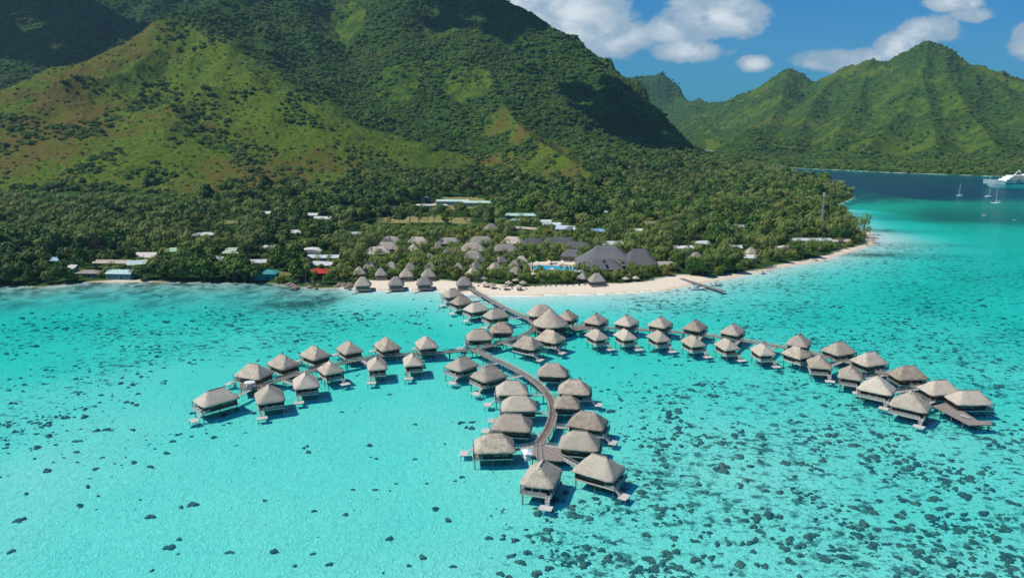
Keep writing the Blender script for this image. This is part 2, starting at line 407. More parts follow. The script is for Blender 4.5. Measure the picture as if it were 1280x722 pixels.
# sea bed material
m_bed, nt, b = mat_new('lagoon_bed')
geo = N(nt, 'ShaderNodeNewGeometry'); P = geo.outputs['Position']
a_coral, a_weed = attr(nt, 'coral'), attr(nt, 'weed')
mp = N(nt, 'ShaderNodeMapping'); mp.inputs['Scale'].default_value = (0.75, 1.0, 0.0); mp.inputs['Rotation'].default_value = (0, 0, R(14)); nt.links.new(P, mp.inputs[0])
c1 = NOISE(nt, mp.outputs[0], 0.30, 5, 0.6, 0.25); c2 = NOISE(nt, mp.outputs[0], 0.70, 5, 0.62, 0.2); c3 = NOISE(nt, mp.outputs[0], 0.035, 3, 0.5)
th = M(nt, 'SUBTRACT', 0.735, M(nt, 'MULTIPLY', a_coral, 0.175))
th = M(nt, 'SUBTRACT', th, M(nt, 'MULTIPLY', M(nt, 'SUBTRACT', c3.outputs[0], 0.5), 0.22))
p1 = M(nt, 'MULTIPLY', M(nt, 'SUBTRACT', c1.outputs[0], th), 11, clamp=True)
p2 = M(nt, 'MULTIPLY', M(nt, 'SUBTRACT', c2.outputs[0], M(nt, 'ADD', th, 0.005)), 10, clamp=True)
patch = M(nt, 'MAXIMUM', p1, M(nt, 'MULTIPLY', p2, 0.85))
c4 = NOISE(nt, P, 2.2, 3, 0.6); c5 = NOISE(nt, P, 0.02, 4, 0.6); c6 = NOISE(nt, P, 0.45, 4, 0.7, 1.2)
sand = MIX(nt, RAMP(nt, c5.outputs[0], 0.3, 0.7), (0.56, 0.55, 0.46), (0.72, 0.71, 0.60))
sand = MIX(nt, M(nt, 'MULTIPLY', RAMP(nt, c6.outputs[0], 0.42, 0.64), 0.46), sand, (0.38, 0.42, 0.34))  # mottling of caustic light put into the sand colour
caustic_net = NOISE(nt, P, 0.75, 3, 0.55, 2.0)
sand = MIX(nt, M(nt, 'MULTIPLY', RAMP(nt, M(nt, 'ABSOLUTE', M(nt, 'SUBTRACT', caustic_net.outputs[0], 0.5)), 0.0, 0.07), 0.30), (0.88, 0.88, 0.76), sand)  # bright net of caustic light painted over the sand tone
cor = MIX(nt, RAMP(nt, c4.outputs[0], 0.3, 0.7), (0.05, 0.07, 0.03), (0.17, 0.15, 0.07))
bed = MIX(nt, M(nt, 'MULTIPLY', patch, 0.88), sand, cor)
c7 = NOISE(nt, P, 0.09, 5, 0.65, 0.8)
wd = M(nt, 'MULTIPLY', a_weed, M(nt, 'ADD', M(nt, 'MULTIPLY', RAMP(nt, c7.outputs[0], 0.38, 0.62), 0.55), 0.45), clamp=True)
bed = MIX(nt, wd, bed, MIX(nt, RAMP(nt, c4.outputs[0], 0.3, 0.7), (0.06, 0.085, 0.035), (0.16, 0.15, 0.07)))
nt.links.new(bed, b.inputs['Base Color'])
c8 = NOISE(nt, P, 0.55, 3, 0.55, 1.6); bpb = N(nt, 'ShaderNodeBump'); bpb.inputs['Strength'].default_value = 1.0; bpb.inputs['Distance'].default_value = 0.8
nt.links.new(M(nt, 'ADD', M(nt, 'ABSOLUTE', M(nt, 'SUBTRACT', c8.outputs[0], 0.5)), M(nt, 'MULTIPLY', c6.outputs[0], 0.5)), bpb.inputs['Height']); nt.links.new(bpb.outputs[0], b.inputs['Normal']); b.inputs['Roughness'].default_value = 1.0; b.inputs['Specular IOR Level'].default_value = 0.0

NA, NR = 1340, 1180
ang = np.linspace(R(-41), R(41), NA)
# rings: dense from the lagoon to the far shore
rr = np.concatenate([np.geomspace(55, 420, 300, endpoint=False), np.geomspace(420, 1150, 330, endpoint=False), np.geomspace(1150, 2300, 330, endpoint=False), np.geomspace(2300, 9000, NR - 960)])
AA, RR = np.meshgrid(ang, rr, indexing='ij')
GX, GY = RR * np.sin(AA), RR * np.cos(AA)
GZ, GD, GDEP = height(GX, GY, True)
LWX, LWY = 9 * fbm2(GX, GY, 26, 3, 140), 9 * fbm2(GX, GY, 26, 3, 145)
def lblob(px, py, sx, sy):
    p = at(px, py); return np.exp(-(((GX + LWX - p.x) / sx) ** 2 + ((GY + LWY - p.y) / sy) ** 2))
def gblob(px, py, sx, sy, D=None):
    p = at(px, py) if D is None else at_d(px, py, D)
    return np.exp(-(((GX - p.x) / sx) ** 2 + ((GY - p.y) / sy) ** 2))
# what grows where
H0 = mountain(GX, GY); df_ = sdist(GX, GY, coast_far)
n_big = fbm2(GX, GY, 170, 4, 120); n_mid = fbm2(GX, GY, 40, 4, 130)
hill = np.maximum(gblob(150, 150, 260, 240, 1020), gblob(300, 180, 200, 160, 960))
hill = np.maximum(hill, gblob(60, 190, 300, 190, 930)); hill = np.maximum(hill, gblob(250, 190, 260, 150, 900)); hill = np.maximum(hill, gblob(450, 215, 60, 60, 930)*.5)
grass = sstep(hill, 0.30, 0.62) * sstep(H0 + 12 * n_mid + 8 * n_big, -1, 13)
grass = np.maximum(grass, sstep(gblob(590, 215, 90, 90, 1000), 0.35, 0.7) * sstep(H0, 4, 16) * 0.95)
grass = np.maximum(grass, sstep(gblob(585, 125, 60, 90, 1330), 0.35, 0.7) * 0.75)
grass = np.maximum(grass, sstep(gblob(720, 215, 70, 60, 1030), 0.35, 0.7) * sstep(H0, 4, 16) * 0.8)
for q in ((470, 195, 100, 90, 1010, .9), (400, 150, 60, 60, 1090, .7), (500, 120, 60, 120, 1350, .6), (430, 40, 90, 160, 1650, .6), (640, 60, 60, 90, 1600, .5), (640, 175, 60, 70, 1170, .85), (675, 195, 70, 60, 1100, .95), (735, 222, 80, 60, 1010, .9), (580, 225, 130, 70, 940, .95), (640, 232, 110, 60, 900, .95), (715, 232, 70, 60, 930, .9), (700, 212, 70, 60, 1000, .9), (110, 50, 120, 100, 1700, .55), (20, 70, 120, 60, 1600, .5), (560, 60, 90, 90, 1600, .55), (880, 165, 200, 200, 2300, .6), (960, 120, 120, 160, 2500, .7), (1000, 185, 150, 100, 1750, .6)):
    grass = np.maximum(grass, sstep(gblob(*q[:5]) + .25 * n_mid, 0.35, 0.75) * q[5] * sstep(H0, 4, 16))
grass = np.maximum(grass, sstep(gblob(250, 5, 160, 160, 1500), 0.35, 0.7) * 0.5)
for q in ((1105, 165, 1650), (1140, 130, 1900), (1170, 175, 1600), (1230, 170, 1600), (1050, 150, 1900)):
    grass = np.maximum(grass, sstep(gblob(q[0], q[1], 110, 150, q[2]), 0.3, 0.8) * 0.62)
grass = np.maximum(grass, (GY > 1450) * (df_ > 0) * (0.47 + 0.30 * n_big + .2 * n_mid) * (GY < 3000))  # farthest ridge left without grass, its dark cover standing in for shade
grass = np.clip(grass - 0.35 * np.clip(n_mid, 0, 1) * 1.0 + 0.12 * n_big, 0, 1)
dry = np.clip(0.55 - 0.9 * gblob(470, 190, 150, 150, 1050) - .6 * sstep(GY, 1150, 1400) + 0.7 * n_big - 0.35 * gblob(330, 100, 130, 170, 1150) + 0.5 * gblob(590, 215, 90, 80, 1000), 0, 1)
pxx = CX + FPX * GX / np.maximum(GY, 1)       # bearing, used only to vary the width of the beach along the shore
pb = at(440, 363); pe = at(985, 333)
bw = 0.3 + 21 * sstep(GX, at(415, 362).x, at(450, 362).x) * (1 - sstep(GX, at(860, 360).x, at(905, 350).x)) * sstep(-GY, -560, -520) \
     + 6 * sstep(GX, at(860, 360).x, at(905, 350).x) * (GY < 640) + 6 * np.exp(-((GX - at(150, 353).x) / 24) ** 2)
bw = np.where((GY > 760) , -3, bw) + 2.5 * fbm2(GX, GY, 25, 3, 150)
pool_c = at(693, 335)
sand_ = (1 - sstep(GD, bw - 2.0, bw + 2.5)) * (GD > -5)
sand_ = np.maximum(sand_, sstep(np.exp(-(((GX - pool_c.x) / 24) ** 2 + ((GY - pool_c.y) / 16) ** 2)), 0.4, 0.5))
lawn = np.maximum.reduce([sstep(lblob(530, 281, 48, 22), 0.35, 0.5), sstep(lblob(575, 262, 32, 45), 0.35, 0.5), 0.9 * sstep(lblob(352, 343, 12, 7), 0.4, 0.6), 0.8 * sstep(lblob(290, 283, 25, 14), 0.4, 0.6), sstep(lblob(515, 247, 18, 30), 0.3, 0.5)])
lawn = np.clip(lawn, 0, 1)
forestm = (1 - grass) * (1 - sand_) * (1 - lawn)
# canopy relief: crowns of the continuous forest and brush
rel = 3.6 * np.abs(perlin(GX / 11, GY / 11, 200)) + 1.8 * np.abs(perlin(GX / 5, GY / 5, 201))
hillm = sstep(H0, 4, 30)
far_ = sstep(GY, 1400, 2200)
rel2 = 9 * np.abs(perlin(GX / 30, GY / 30, 210)) + 4 * np.abs(perlin(GX / 13, GY / 13, 211))
Zl = GZ + hillm * (rel * (0.35 + 0.65 * forestm) * (1 - far_) + rel2 * far_) * (GD > 20)
# coral and weed
coral = 0.37 + 0 * GX
for px, py, sx, sy, w in [(120, 430, 90, 70, .55), (200, 400, 110, 45, .5), (60, 500, 40, 40, .35), (330, 400, 60, 30, .3), (900, 620, 60, 50, .45), (1100, 600, 90, 60, .62), (1000, 520, 60, 50, .45), (1250, 640, 70, 60, .5),
                           (850, 690, 40, 25, .55), (1100, 700, 60, 20, .6), (1150, 400, 120, 90, .85), (1250, 450, 60, 60, .4), (1000, 375, 70, 25, .7), (930, 370, 50, 20, .6), (780, 380, 60, 20, .35), (1150, 330, 130, 110, 1.0), (480, 385, 60, 25, .35)]:
    coral = coral + w * gblob(px, py, sx * 1.0, sy * 1.0)
for px, py, sx, sy, w in [(480, 640, 80, 50, -.5), (300, 640, 60, 40, -.35), (350, 560, 50, 40, -.3), (100, 680, 50, 30, -.15), (480, 540, 40, 50, -.3), (720, 378, 60, 8, -.6), (600, 378, 60, 6, -.6)]:
    coral = coral + .6 * w * gblob(px, py, sx, sy)
coral = np.clip(coral + 0.25 * fbm2(GX, GY, 60, 3, 160), 0, 1.15)
weed = 0.9 * sstep(-GD, -8, 2) * (1 - sstep(-GD, 18, 75)) * (1 - sstep(GX, at(400, 362).x, at(450, 362).x))
weed = weed + 0.8 * np.maximum.reduce([gblob(1110, 288, 40, 14), gblob(1105, 270, 45, 30) * .8, gblob(1090, 318, 35, 8), gblob(1140, 318, 45, 10) * .8, gblob(1150, 305, 60, 12) * .5, gblob(403, 372, 12, 14)])
weed = weed + 1.9 * sstep(-GD, -5, 3) * (1 - sstep(-GD, 20, 90)) * sstep(GY, 800, 950)
weed = np.clip(weed * (1 + 0.5 * fbm2(GX, GY, 30, 3, 170)), 0, 2.2)
V = np.stack([GX, GY, np.where(GD > 0, Zl, -GDEP)], -1)
# snap the shore itself to the water line
idx = np.arange(NA * NR).reshape(NA, NR)
F = np.stack([idx[:-1, :-1], idx[1:, :-1], idx[1:, 1:], idx[:-1, 1:]], -1).reshape(-1, 4)
dm = GD.ravel()[F].min(1)
yc = GY.ravel()[F].mean(1); fcoast = (sdist(GX, GY, coast_far) > sdist(GX, GY, coast_near)).ravel()[F].mean(1) > .5
def sub(sel, name, mat, names):
    FF = F[sel]; used = np.unique(FF); mp_ = np.full(NA * NR, -1, dtype=np.int64); mp_[used] = np.arange(len(used))
    at_ = {k: v_.ravel()[used] for k, v_ in names.items()}
    o = mesh_np(name, V.reshape(-1, 3)[used], mp_[FF], mat, True, at_); tag(o, kind='structure'); return o
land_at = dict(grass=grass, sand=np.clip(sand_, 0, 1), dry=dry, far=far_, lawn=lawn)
isl = dm > 0
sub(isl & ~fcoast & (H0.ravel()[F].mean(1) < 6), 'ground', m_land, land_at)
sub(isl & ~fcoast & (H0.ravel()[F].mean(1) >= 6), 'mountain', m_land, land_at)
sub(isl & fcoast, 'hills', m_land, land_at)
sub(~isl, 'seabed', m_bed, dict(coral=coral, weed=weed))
del AA, RR

# ------------------------------------------------------------------ water: a real body of water over the bed
m_w = bpy.data.materials.new('lagoon_water'); m_w.use_nodes = True; nt = m_w.node_tree; nt.nodes.clear()
out = N(nt, 'ShaderNodeOutputMaterial')
tr = N(nt, 'ShaderNodeBsdfTransparent'); tr.inputs[0].default_value = (0.96, 0.99, 0.99, 1)
gl = N(nt, 'ShaderNodeBsdfGlossy'); gl.inputs['Roughness'].default_value = 0.12; gl.inputs[0].default_value = (1, 1, 1, 1)
df = N(nt, 'ShaderNodeBsdfDiffuse'); df.inputs[0].default_value = (0.0, 0.40, 0.88, 1)
geo = N(nt, 'ShaderNodeNewGeometry')
mpw = N(nt, 'ShaderNodeMapping'); mpw.inputs['Scale'].default_value = (1.0, 0.55, 1); mpw.inputs['Rotation'].default_value = (0, 0, R(20)); nt.links.new(geo.outputs['Position'], mpw.inputs[0])
w1 = NOISE(nt, mpw.outputs[0], 0.55, 4, 0.6, 0.3); w2 = NOISE(nt, mpw.outputs[0], 0.09, 3, 0.5)
bp = N(nt, 'ShaderNodeBump'); bp.inputs['Strength'].default_value = 0.9; bp.inputs['Distance'].default_value = 0.5
nt.links.new(M(nt, 'ADD', w1.outputs[0], M(nt, 'MULTIPLY', w2.outputs[0], 1.5)), bp.inputs['Height'])
nt.links.new(bp.outputs[0], gl.inputs['Normal'])
fr = N(nt, 'ShaderNodeFresnel'); fr.inputs[0].default_value = 1.33; nt.links.new(bp.outputs[0], fr.inputs['Normal'])
mx1 = N(nt, 'ShaderNodeMixShader'); mx1.inputs[0].default_value = 0.08; nt.links.new(tr.outputs[0], mx1.inputs[1]); nt.links.new(df.outputs[0], mx1.inputs[2])
mx2 = N(nt, 'ShaderNodeMixShader'); nt.links.new(M(nt, 'MULTIPLY', fr.outputs[0], 0.45), mx2.inputs[0]); nt.links.new(mx1.outputs[0], mx2.inputs[1]); nt.links.new(gl.outputs[0], mx2.inputs[2])
nt.links.new(mx2.outputs[0], out.inputs['Surface'])
va = N(nt, 'ShaderNodeVolumeAbsorption'); va.inputs['Color'].default_value = (0.0, 0.925, 0.875, 1); va.inputs['Density'].default_value = 0.33
nt.links.new(va.outputs[0], out.inputs['Volume'])
wmb = MB(); wmb.box(-6000, 6000, -800, 9000, -70, 0.0)
water = wmb.build('water', m_w); tag(water, kind='structure')
# ------------------------------------------------------------------ materials for the buildings
def thatch_mat(name, c1, c2, c3):
    m, nt, b = mat_new(name)
    tcn = N(nt, 'ShaderNodeTexCoord'); vec = tcn.outputs['Object']
    oi = N(nt, 'ShaderNodeObjectInfo')
    n1 = NOISE(nt, vec, 0.7, 5, 0.65, 0.3)
    mp = N(nt, 'ShaderNodeMapping'); mp.inputs['Scale'].default_value = (1, 1, 0.22); nt.links.new(vec, mp.inputs[0])
    n2 = NOISE(nt, mp.outputs[0], 5.0, 4, 0.7)
    sz = N(nt, 'ShaderNodeSeparateXYZ'); nt.links.new(vec, sz.inputs[0])
    crs = M(nt, 'FRACT', M(nt, 'ADD', M(nt, 'MULTIPLY', sz.outputs[2], 1.9), M(nt, 'MULTIPLY', n1.outputs[0], 0.8)))
    f = M(nt, 'ADD', M(nt, 'MULTIPLY', n1.outputs[0], 0.5), M(nt, 'MULTIPLY', n2.outputs[0], 0.5))
    f = M(nt, 'ADD', f, M(nt, 'MULTIPLY', M(nt, 'SUBTRACT', crs, 0.5), 0.07))
    base = MIX(nt, RAMP(nt, f, 0.36, 0.62), c1, c2)
    base = MIX(nt, M(nt, 'MULTIPLY', oi.outputs['Random'], 0.75), base, MIX(nt, RAMP(nt, n2.outputs[0], 0.3, 0.7), tuple(x * 0.72 for x in c3), c3))
    n4 = NOISE(nt, vec, 0.25, 3, 0.6)
    hs = N(nt, 'ShaderNodeHueSaturation'); nt.links.new(base, hs.inputs['Color']); nt.links.new(M(nt, 'ADD', M(nt, 'ADD', 0.62, M(nt, 'MULTIPLY', n4.outputs[0], 0.36)), M(nt, 'MULTIPLY', M(nt, 'FRACT', M(nt, 'MULTIPLY', oi.outputs['Random'], 7.31)), 0.40)), hs.inputs['Value'])
    nt.links.new(hs.outputs[0], b.inputs['Base Color'])
    bp = N(nt, 'ShaderNodeBump'); bp.inputs['Strength'].default_value = 0.8; bp.inputs['Distance'].default_value = 0.22
    nt.links.new(M(nt, 'ADD', n2.outputs[0], M(nt, 'MULTIPLY', crs, 0.35)), bp.inputs['Height']); nt.links.new(bp.outputs[0], b.inputs['Normal'])
    b.inputs['Roughness'].default_value = 1.0; b.inputs['Specular IOR Level'].default_value = 0.05
    return m
m_thatch = thatch_mat('weathered_thatch', (0.25, 0.20, 0.15), (0.55, 0.47, 0.365), (0.64, 0.57, 0.46))
m_thatch2 = thatch_mat('grey_thatch', (0.20, 0.18, 0.155), (0.36, 0.325, 0.28), (0.42, 0.38, 0.33))
m_shingle = thatch_mat('dark_grey_shingle', (0.085, 0.085, 0.085), (0.155, 0.155, 0.155), (0.20, 0.20, 0.20))
m_plank = simple('deck_planks', (0.30, 0.265, 0.235), (0.20, 0.165, 0.14), 1.2, 0.85, 0.2, 0.4, 8, stretch=(1, 6, 1))
m_walk = simple('walkway_planks', (0.26, 0.21, 0.175), (0.16, 0.125, 0.10), 0.8, 0.85, 0.2, 0.4, 6)
m_rail = simple('grey_timber', (0.52, 0.50, 0.46), (0.34, 0.32, 0.29), 1.5, 0.8)
m_pale = simple('bleached_boards', (0.66, 0.63, 0.58), (0.48, 0.45, 0.41), 1.5, 0.75)
m_stilt = simple('stilt_concrete', (0.23, 0.215, 0.19), (0.12, 0.11, 0.10), 1.0, 0.9)
m_wallw = simple('dark_stained_wood', (0.085, 0.055, 0.036), (0.045, 0.03, 0.02), 1.5, 0.6)
m_glass = simple('window_glass', (0.02, 0.03, 0.035), (0.035, 0.045, 0.05), 1.0, 0.12, 0.6)
m_dark = simple('dark_opening', (0.02, 0.018, 0.016), (0.03, 0.025, 0.02), 1.0, 0.9)
m_white = simple('white_paint', (0.78, 0.78, 0.76), (0.66, 0.66, 0.64), 1.0, 0.5, 0.4)

def hip_roof(L, W, ez, rz, ridge, jit=0.08, thick=0.42, seed=1, bulge=0.015, n=7, rnd=0.12, cx=0, cy=0):
    """hipped thatch: rounded eave with real thickness, slightly uneven slopes, short ridge"""
    r = random.Random(seed); mb = MB()
    def outline(hx, hy):
        pts = []
        c = min(hx, hy) * rnd
        cor = [(hx, hy), (-hx, hy), (-hx, -hy), (hx, -hy)]
        for k in range(4):
            a, b_ = cor[k], cor[(k + 1) % 4]
            for i in range(n):
                t = i / n
                if i == 0: t = 0.03
                pts.append([a[0] + (b_[0] - a[0]) * t, a[1] + (b_[1] - a[1]) * t])
        for p in pts:   # pull corners in
            dx, dy = abs(p[0]) - (hx - c), abs(p[1]) - (hy - c)
            if dx > 0 and dy > 0:
                p[0] -= math.copysign(min(dx, dy) * 0.45, p[0]); p[1] -= math.copysign(min(dx, dy) * 0.45, p[1])
        return pts
    rings_ = []
    lv = [(-0.10, -thick * 1.0, 0.86), (0.0, -thick, 1.0), (0.0, -thick * 0.25, 1.0), (0.05, 0, 1), (0.22, 0, 1), (0.45, 0, 1), (0.7, 0, 1), (0.9, 0, 1), (1.0, 0, 1)]
    for t, dz, k in lv:
        tt = max(t, 0)
        hx = (L / 2) * (1 - tt) + (ridge / 2 + 0.12) * tt; hy = (W / 2) * (1 - tt) + 0.12 * tt
        if k < 1: hx *= 0.84; hy *= 0.84
        z = ez + (rz - ez) * (tt + bulge * math.sin(math.pi * tt) * 0.5 - 0.03 * (1 - tt)) + dz + (thick * 0.4 if k < 1 else 0)
        j = jit if tt < 0.95 else jit * 0.3
        rings_.append([(cx + x + r.uniform(-j, j), cy + y + r.uniform(-j, j), z + r.uniform(-j, j) * (1.6 if t == 0 else 0.9)) for x, y in outline(hx, hy)])
    mb.rings(rings_)
    return mb

def bungalow(L=10.4, W=8.2, mirror=1, seed=1, small=False):
    """over-water bungalow, local +X points away from the walkway; the sun deck is on that side"""
    root = empty('overwater_bungalow', (0, 0, 0))
    ez, rz = 4.45, 4.45 + W * 0.395
    rf = hip_roof(L, W, ez, rz, max(1.2, L - W * 0.82), seed=seed).build('roof', m_thatch, root, smooth=True)
    v = MB(); hx = max(1.2, L - W * 0.82) / 2
    zz = rz - 0.35
    v.add([(hx - .05, -.55, zz - .45), (hx - .05, .55, zz - .45), (hx - .25, 0, zz + .45), (hx + .75, -.42, zz - .62), (hx + .75, .42, zz - .62), (hx + .62, 0, zz + .12)],
          [(0, 2, 5, 3), (1, 4, 5, 2), (3, 5, 4), (0, 3, 4, 1), (0, 1, 2)])
    v.build('roof_vent', m_dark, rf)
    # ridge roll
    rr_ = MB(); rr_.tube((-hx - .25, 0, rz + .06), (hx + .1, 0, rz + .06), .2, .2, 8); rr_.build('ridge_cap', m_thatch2, rf)
    wx0, wx1, wy = -L / 2 + 1.0, L / 2 - 2.6, W / 2 - 1.05
    w = MB(); w.box(wx0, wx1, -wy, wy, 2.05, 4.75)
    for x in (wx0 - .06, wx1 - .08):
        for y in (-wy - .06, wy - .08): w.box(x, x + .14, y, y + .14, 2.06, 4.8)
    w.build('wall', m_wallw, root)
    for s in (-1, 1):
        for x in (wx0 + 1.2, wx0 + 3.6):
            g = MB(); g.box(x, x + 1.5, s * wy - .03 if s < 0 else wy - .02, s * wy + .02 if s < 0 else wy + .03, 2.9, 4.1)
            fr_ = MB()
            for a_, b_ in ((x - .08, x), (x + 1.5, x + 1.58), (x + .72, x + .78)):
                fr_.box(a_, b_, s * (wy + .025) - .025, s * (wy + .025) + .025, 2.84, 4.16)
            fr_.box(x - .08, x + 1.58, s * (wy + .03) - .022, s * (wy + .03) + .022, 4.1, 4.18); fr_.box(x - .08, x + 1.58, s * (wy + .03) - .022, s * (wy + .03) + .022, 2.8, 2.9)
            wn = fr_.build('window', m_rail, root); g.build('pane', m_glass, wn)
    d = MB(); d.box(wx1 - .01 + .005, wx1 + .05, -wy + .5, wy - .5, 2.1, 4.4); dd = d.build('sliding_door', m_glass, root)
    f = MB()
    for k in range(5):
        y = -wy + .5 + k * (2 * wy - 1) / 4; f.box(wx1 + .05, wx1 + .11, y - .05, y + .05, 2.1, 4.4)
    f.build('door_frame', m_rail, dd)
    # platform floor: planks as a slab with joists below
    dk = MB(); dx1 = L / 2 + .35
    dk.box(wx0 - .3, dx1, -wy - .45, wy + .45, 1.86, 2.02)
    for y in (-wy - .2, -wy / 2, 0, wy / 2, wy + .2): dk.box(wx0 - .25, dx1 - .05, y - .09, y + .09, 1.62, 1.857)
    dk.build('deck', m_plank, root)
    # fascia board, pale, catches the light under the eaves
    fb = MB()
    for s in (-1, 1): fb.box(wx0 - .3, dx1, s * (wy + .49) - .035, s * (wy + .49) + .035, 1.72, 2.06)
    fb.box(dx1 + .003, dx1 + .07, -wy - .5, wy + .5, 1.72, 2.06)
    fb.build('fascia', m_pale, root)
    # railing round the deck with a boarded lower half
    rl = MB(); ya = wy + .4
    gap = mirror
    def run(p, q, full=True):
        p, q = Vector(p), Vector(q); n = max(1, int((q - p).length / 1.1))
        for i in range(n + 1):
            c = p.lerp(q, i / n); rl.box(c.x - .05, c.x + .05, c.y - .05, c.y + .05, 2.02, 3.0)
        rl.bar(p + Vector((0, 0, 1.0)), q + Vector((0, 0, 1.0)), .09, .07)
        for h in ((.2, .36, .52, .68) if full else (.45,)): rl.bar(p + Vector((0, 0, h)), q + Vector((0, 0, h)), .04, .10)
    xe = dx1 - .08
    run((wx1 + .2, -ya, 2.02), (xe, -ya, 2.02)); run((wx1 + .2, ya, 2.02), (xe, ya, 2.02))
    run((xe, -ya * gap, 2.02), (xe, (ya - 1.3) * gap, 2.02))
    rl.build('railing', m_rail, root)
    # roof posts on the deck
    for s in (-1, 1):
        p_ = MB(); p_.box(xe - .1, xe + .04, s * ya - .09 - (.1 * s), s * ya + .09 - (.1 * s), 2.02, 4.6); p_.build('post', m_wallw, root)
    # stair and swim platform
    sy = (ya - .65) * gap; st = MB(); n = 6
    px = dx1 + 1.5
    for s in (-1, 1): st.bar((dx1 + .05, sy + s * .5, 1.95), (px, sy + s * .5, .5), .07, .2)
    for i in range(n):
        t = (i + .5) / n; x = dx1 + .05 + (px - dx1) * t; z = 1.95 - 1.45 * t; st.box(x - .15, x + .15, sy - .5, sy + .5, z, z + .05)
    for s in (-1, 1): st.bar((dx1 + .05, sy + s * .55, 2.85), (px, sy + s * .55, 1.4), .06, .06)
    st.build('stair', m_pale, root)
    sp = MB(); sp.box(px - .1, px + 2.3, sy - 1.7, sy + 1.7, .36, .5)
    for i in range(11): sp.box(px - .08 + i * .215, px + .1 + i * .215, sy - 1.7, sy + 1.7, .502, .54)
    sp.build('swim_platform', m_pale, root)
    for x, y in ((px + .1, sy - 1.4), (px + 2.1, sy - 1.4), (px + .1, sy + 1.4), (px + 2.1, sy + 1.4)):
        q = MB(); q.tube((x, y, -1.7), (x, y, .36), .1, n=6); q.build('stilt', m_stilt, root)
    for x in (wx0 + .2, (wx0 + dx1) / 2, dx1 - .5):
        for y in (-wy + .1, wy - .1):
            q = MB(); q.tube((x, y, -1.8), (x, y, 1.65), .17, n=8); q.build('stilt', m_stilt, root)
    # two sun loungers stand on the deck: separate things placed later
    root['_dx'] = dx1
    return root

walk_px = dict(
    shore=[(588, 360), (600, 367), (612, 374), (626, 382), (639, 388.5), (655, 395), (666, 402), (669, 409), (662, 416), (642, 423)],
    west=[(642, 423), (617, 431), (595, 436), (575, 438.5), (545, 441), (510, 442.5), (480, 444), (450, 449), (425, 454), (405, 459), (385, 464), (362, 470), (340, 477), (322, 482)],
    centre=[(593, 437.5), (612, 446), (634, 456), (655, 467), (672, 479), (684, 492), (691, 506), (692, 518), (689, 530), (681, 545), (673, 556)],
    east=[(669, 409), (700, 411.5), (729, 410.5), (762, 410), (800, 412), (837, 414), (875, 418), (915, 423), (950, 429), (985, 435), (1010, 440), (1040, 447), (1070, 455), (1100, 465), (1130, 477), (1155, 487), (1175, 497)],
)
def smooth_pl(pts, step=2.0):
    P_ = [Vector((at(*p, 2.0).x, at(*p, 2.0).y, 2.0)) for p in pts]
    for _ in range(3):
        Q = [P_[0]]
        for a_, b_ in zip(P_[:-1], P_[1:]): Q += [a_.lerp(b_, .25), a_.lerp(b_, .75)]
        Q.append(P_[-1]); P_ = Q
    out = [P_[0]]; acc = 0
    for a_, b_ in zip(P_[:-1], P_[1:]):
        acc += (b_ - a_).length
        if acc >= step: out.append(b_); acc = 0
    out.append(P_[-1]); return out
WALK = {k: smooth_pl(v_) for k, v_ in walk_px.items()}
def offset(pl, o):
    res = []
    for i, p in enumerate(pl):
        t = (pl[min(i + 1, len(pl) - 1)] - pl[max(i - 1, 0)]).normalized(); res.append(p + Vector((t.y, -t.x, 0)) * o)
    return res
def strip(mb, pl, w, z0, z1):
    A, B = offset(pl, w / 2), offset(pl, -w / 2)
    rings_ = [[(a_.x, a_.y, z0), (b_.x, b_.y, z0), (b_.x, b_.y, z1), (a_.x, a_.y, z1)] for a_, b_ in zip(A, B)]
    mb.rings(rings_)
def walkway(key, w, label, zoff=0.0):
    pl = WALK[key]; c0 = pl[0].copy(); pl = [p - Vector((c0.x, c0.y, 2.0)) for p in pl]
    root = empty('walkway', (c0.x, c0.y, 0)); tag(root, label, 'walkway', 'timber walkways between the bungalows')
    mb = MB(); strip(mb, pl, w, 1.78 + zoff, 1.94 + zoff)
    # deck boards
    tot = 0
    for a_, b_ in zip(pl[:-1], pl[1:]):
        L_ = (b_ - a_).length; n = max(1, int(L_ / .42)); t = (b_ - a_).normalized(); s = Vector((t.y, -t.x, 0)) * (w / 2 - .02)
        for i in range(n):
            c = a_.lerp(b_, (i + .5) / n); h = t * (L_ / n * .5 - .035); z = Vector((0, 0, 1.955 + zoff + rng.uniform(0, .03)))
            q = [c - h - s + z, c + h - s + z, c + h + s + z, c - h + s + z]
            mb.add(q, [(0, 1, 2, 3)])
    mb.build('planking', m_walk, root)
    for s in (-1, 1):
        rl = MB(); P_ = offset(pl, s * (w / 2 - .06)); acc = 9
        strip(rl, P_, .09, 2.92 + zoff, 3.0 + zoff); strip(rl, P_, .05, 2.45 + zoff, 2.53 + zoff); strip(rl, P_, .12, 1.97 + zoff, 2.12 + zoff)
        for i, p in enumerate(P_): rl.box(p.x - .05, p.x + .05, p.y - .05, p.y + .05, 1.95 + zoff, 3.0 + zoff)
        rl.build('railing', m_rail, root)
    acc = 0; last = None
    for i, p in enumerate(pl):
        if last is None or (p - last).length > 5.5:
            last = p; off = offset(pl, w / 2 - .35)[i] - p
            for s in (-1, 1):
                q = MB(); c = p + off * s; q.tube((c.x, c.y, -1.9 if Hatd(c.x + c0.x, c.y + c0.y) < 0 else 0), (c.x, c.y, 1.78), .16, n=8); q.build('pile', m_stilt, root)
    return root
def Hatd(x, y):
    return float(sdist(np.array([float(x)]), np.array([float(y)]), coast_near)[0])
walkway('shore', 2.6, 'curved plank walkway running from the beach out to the round pavilion')
walkway('west', 2.5, 'plank walkway of the left arm leading out to its terrace', -.012)
walkway('centre', 2.7, 'curved brown plank walkway through the middle cluster of bungalows', .012)
walkway('east', 2.5, 'long plank walkway of the right arm ending at a bare deck', .024)

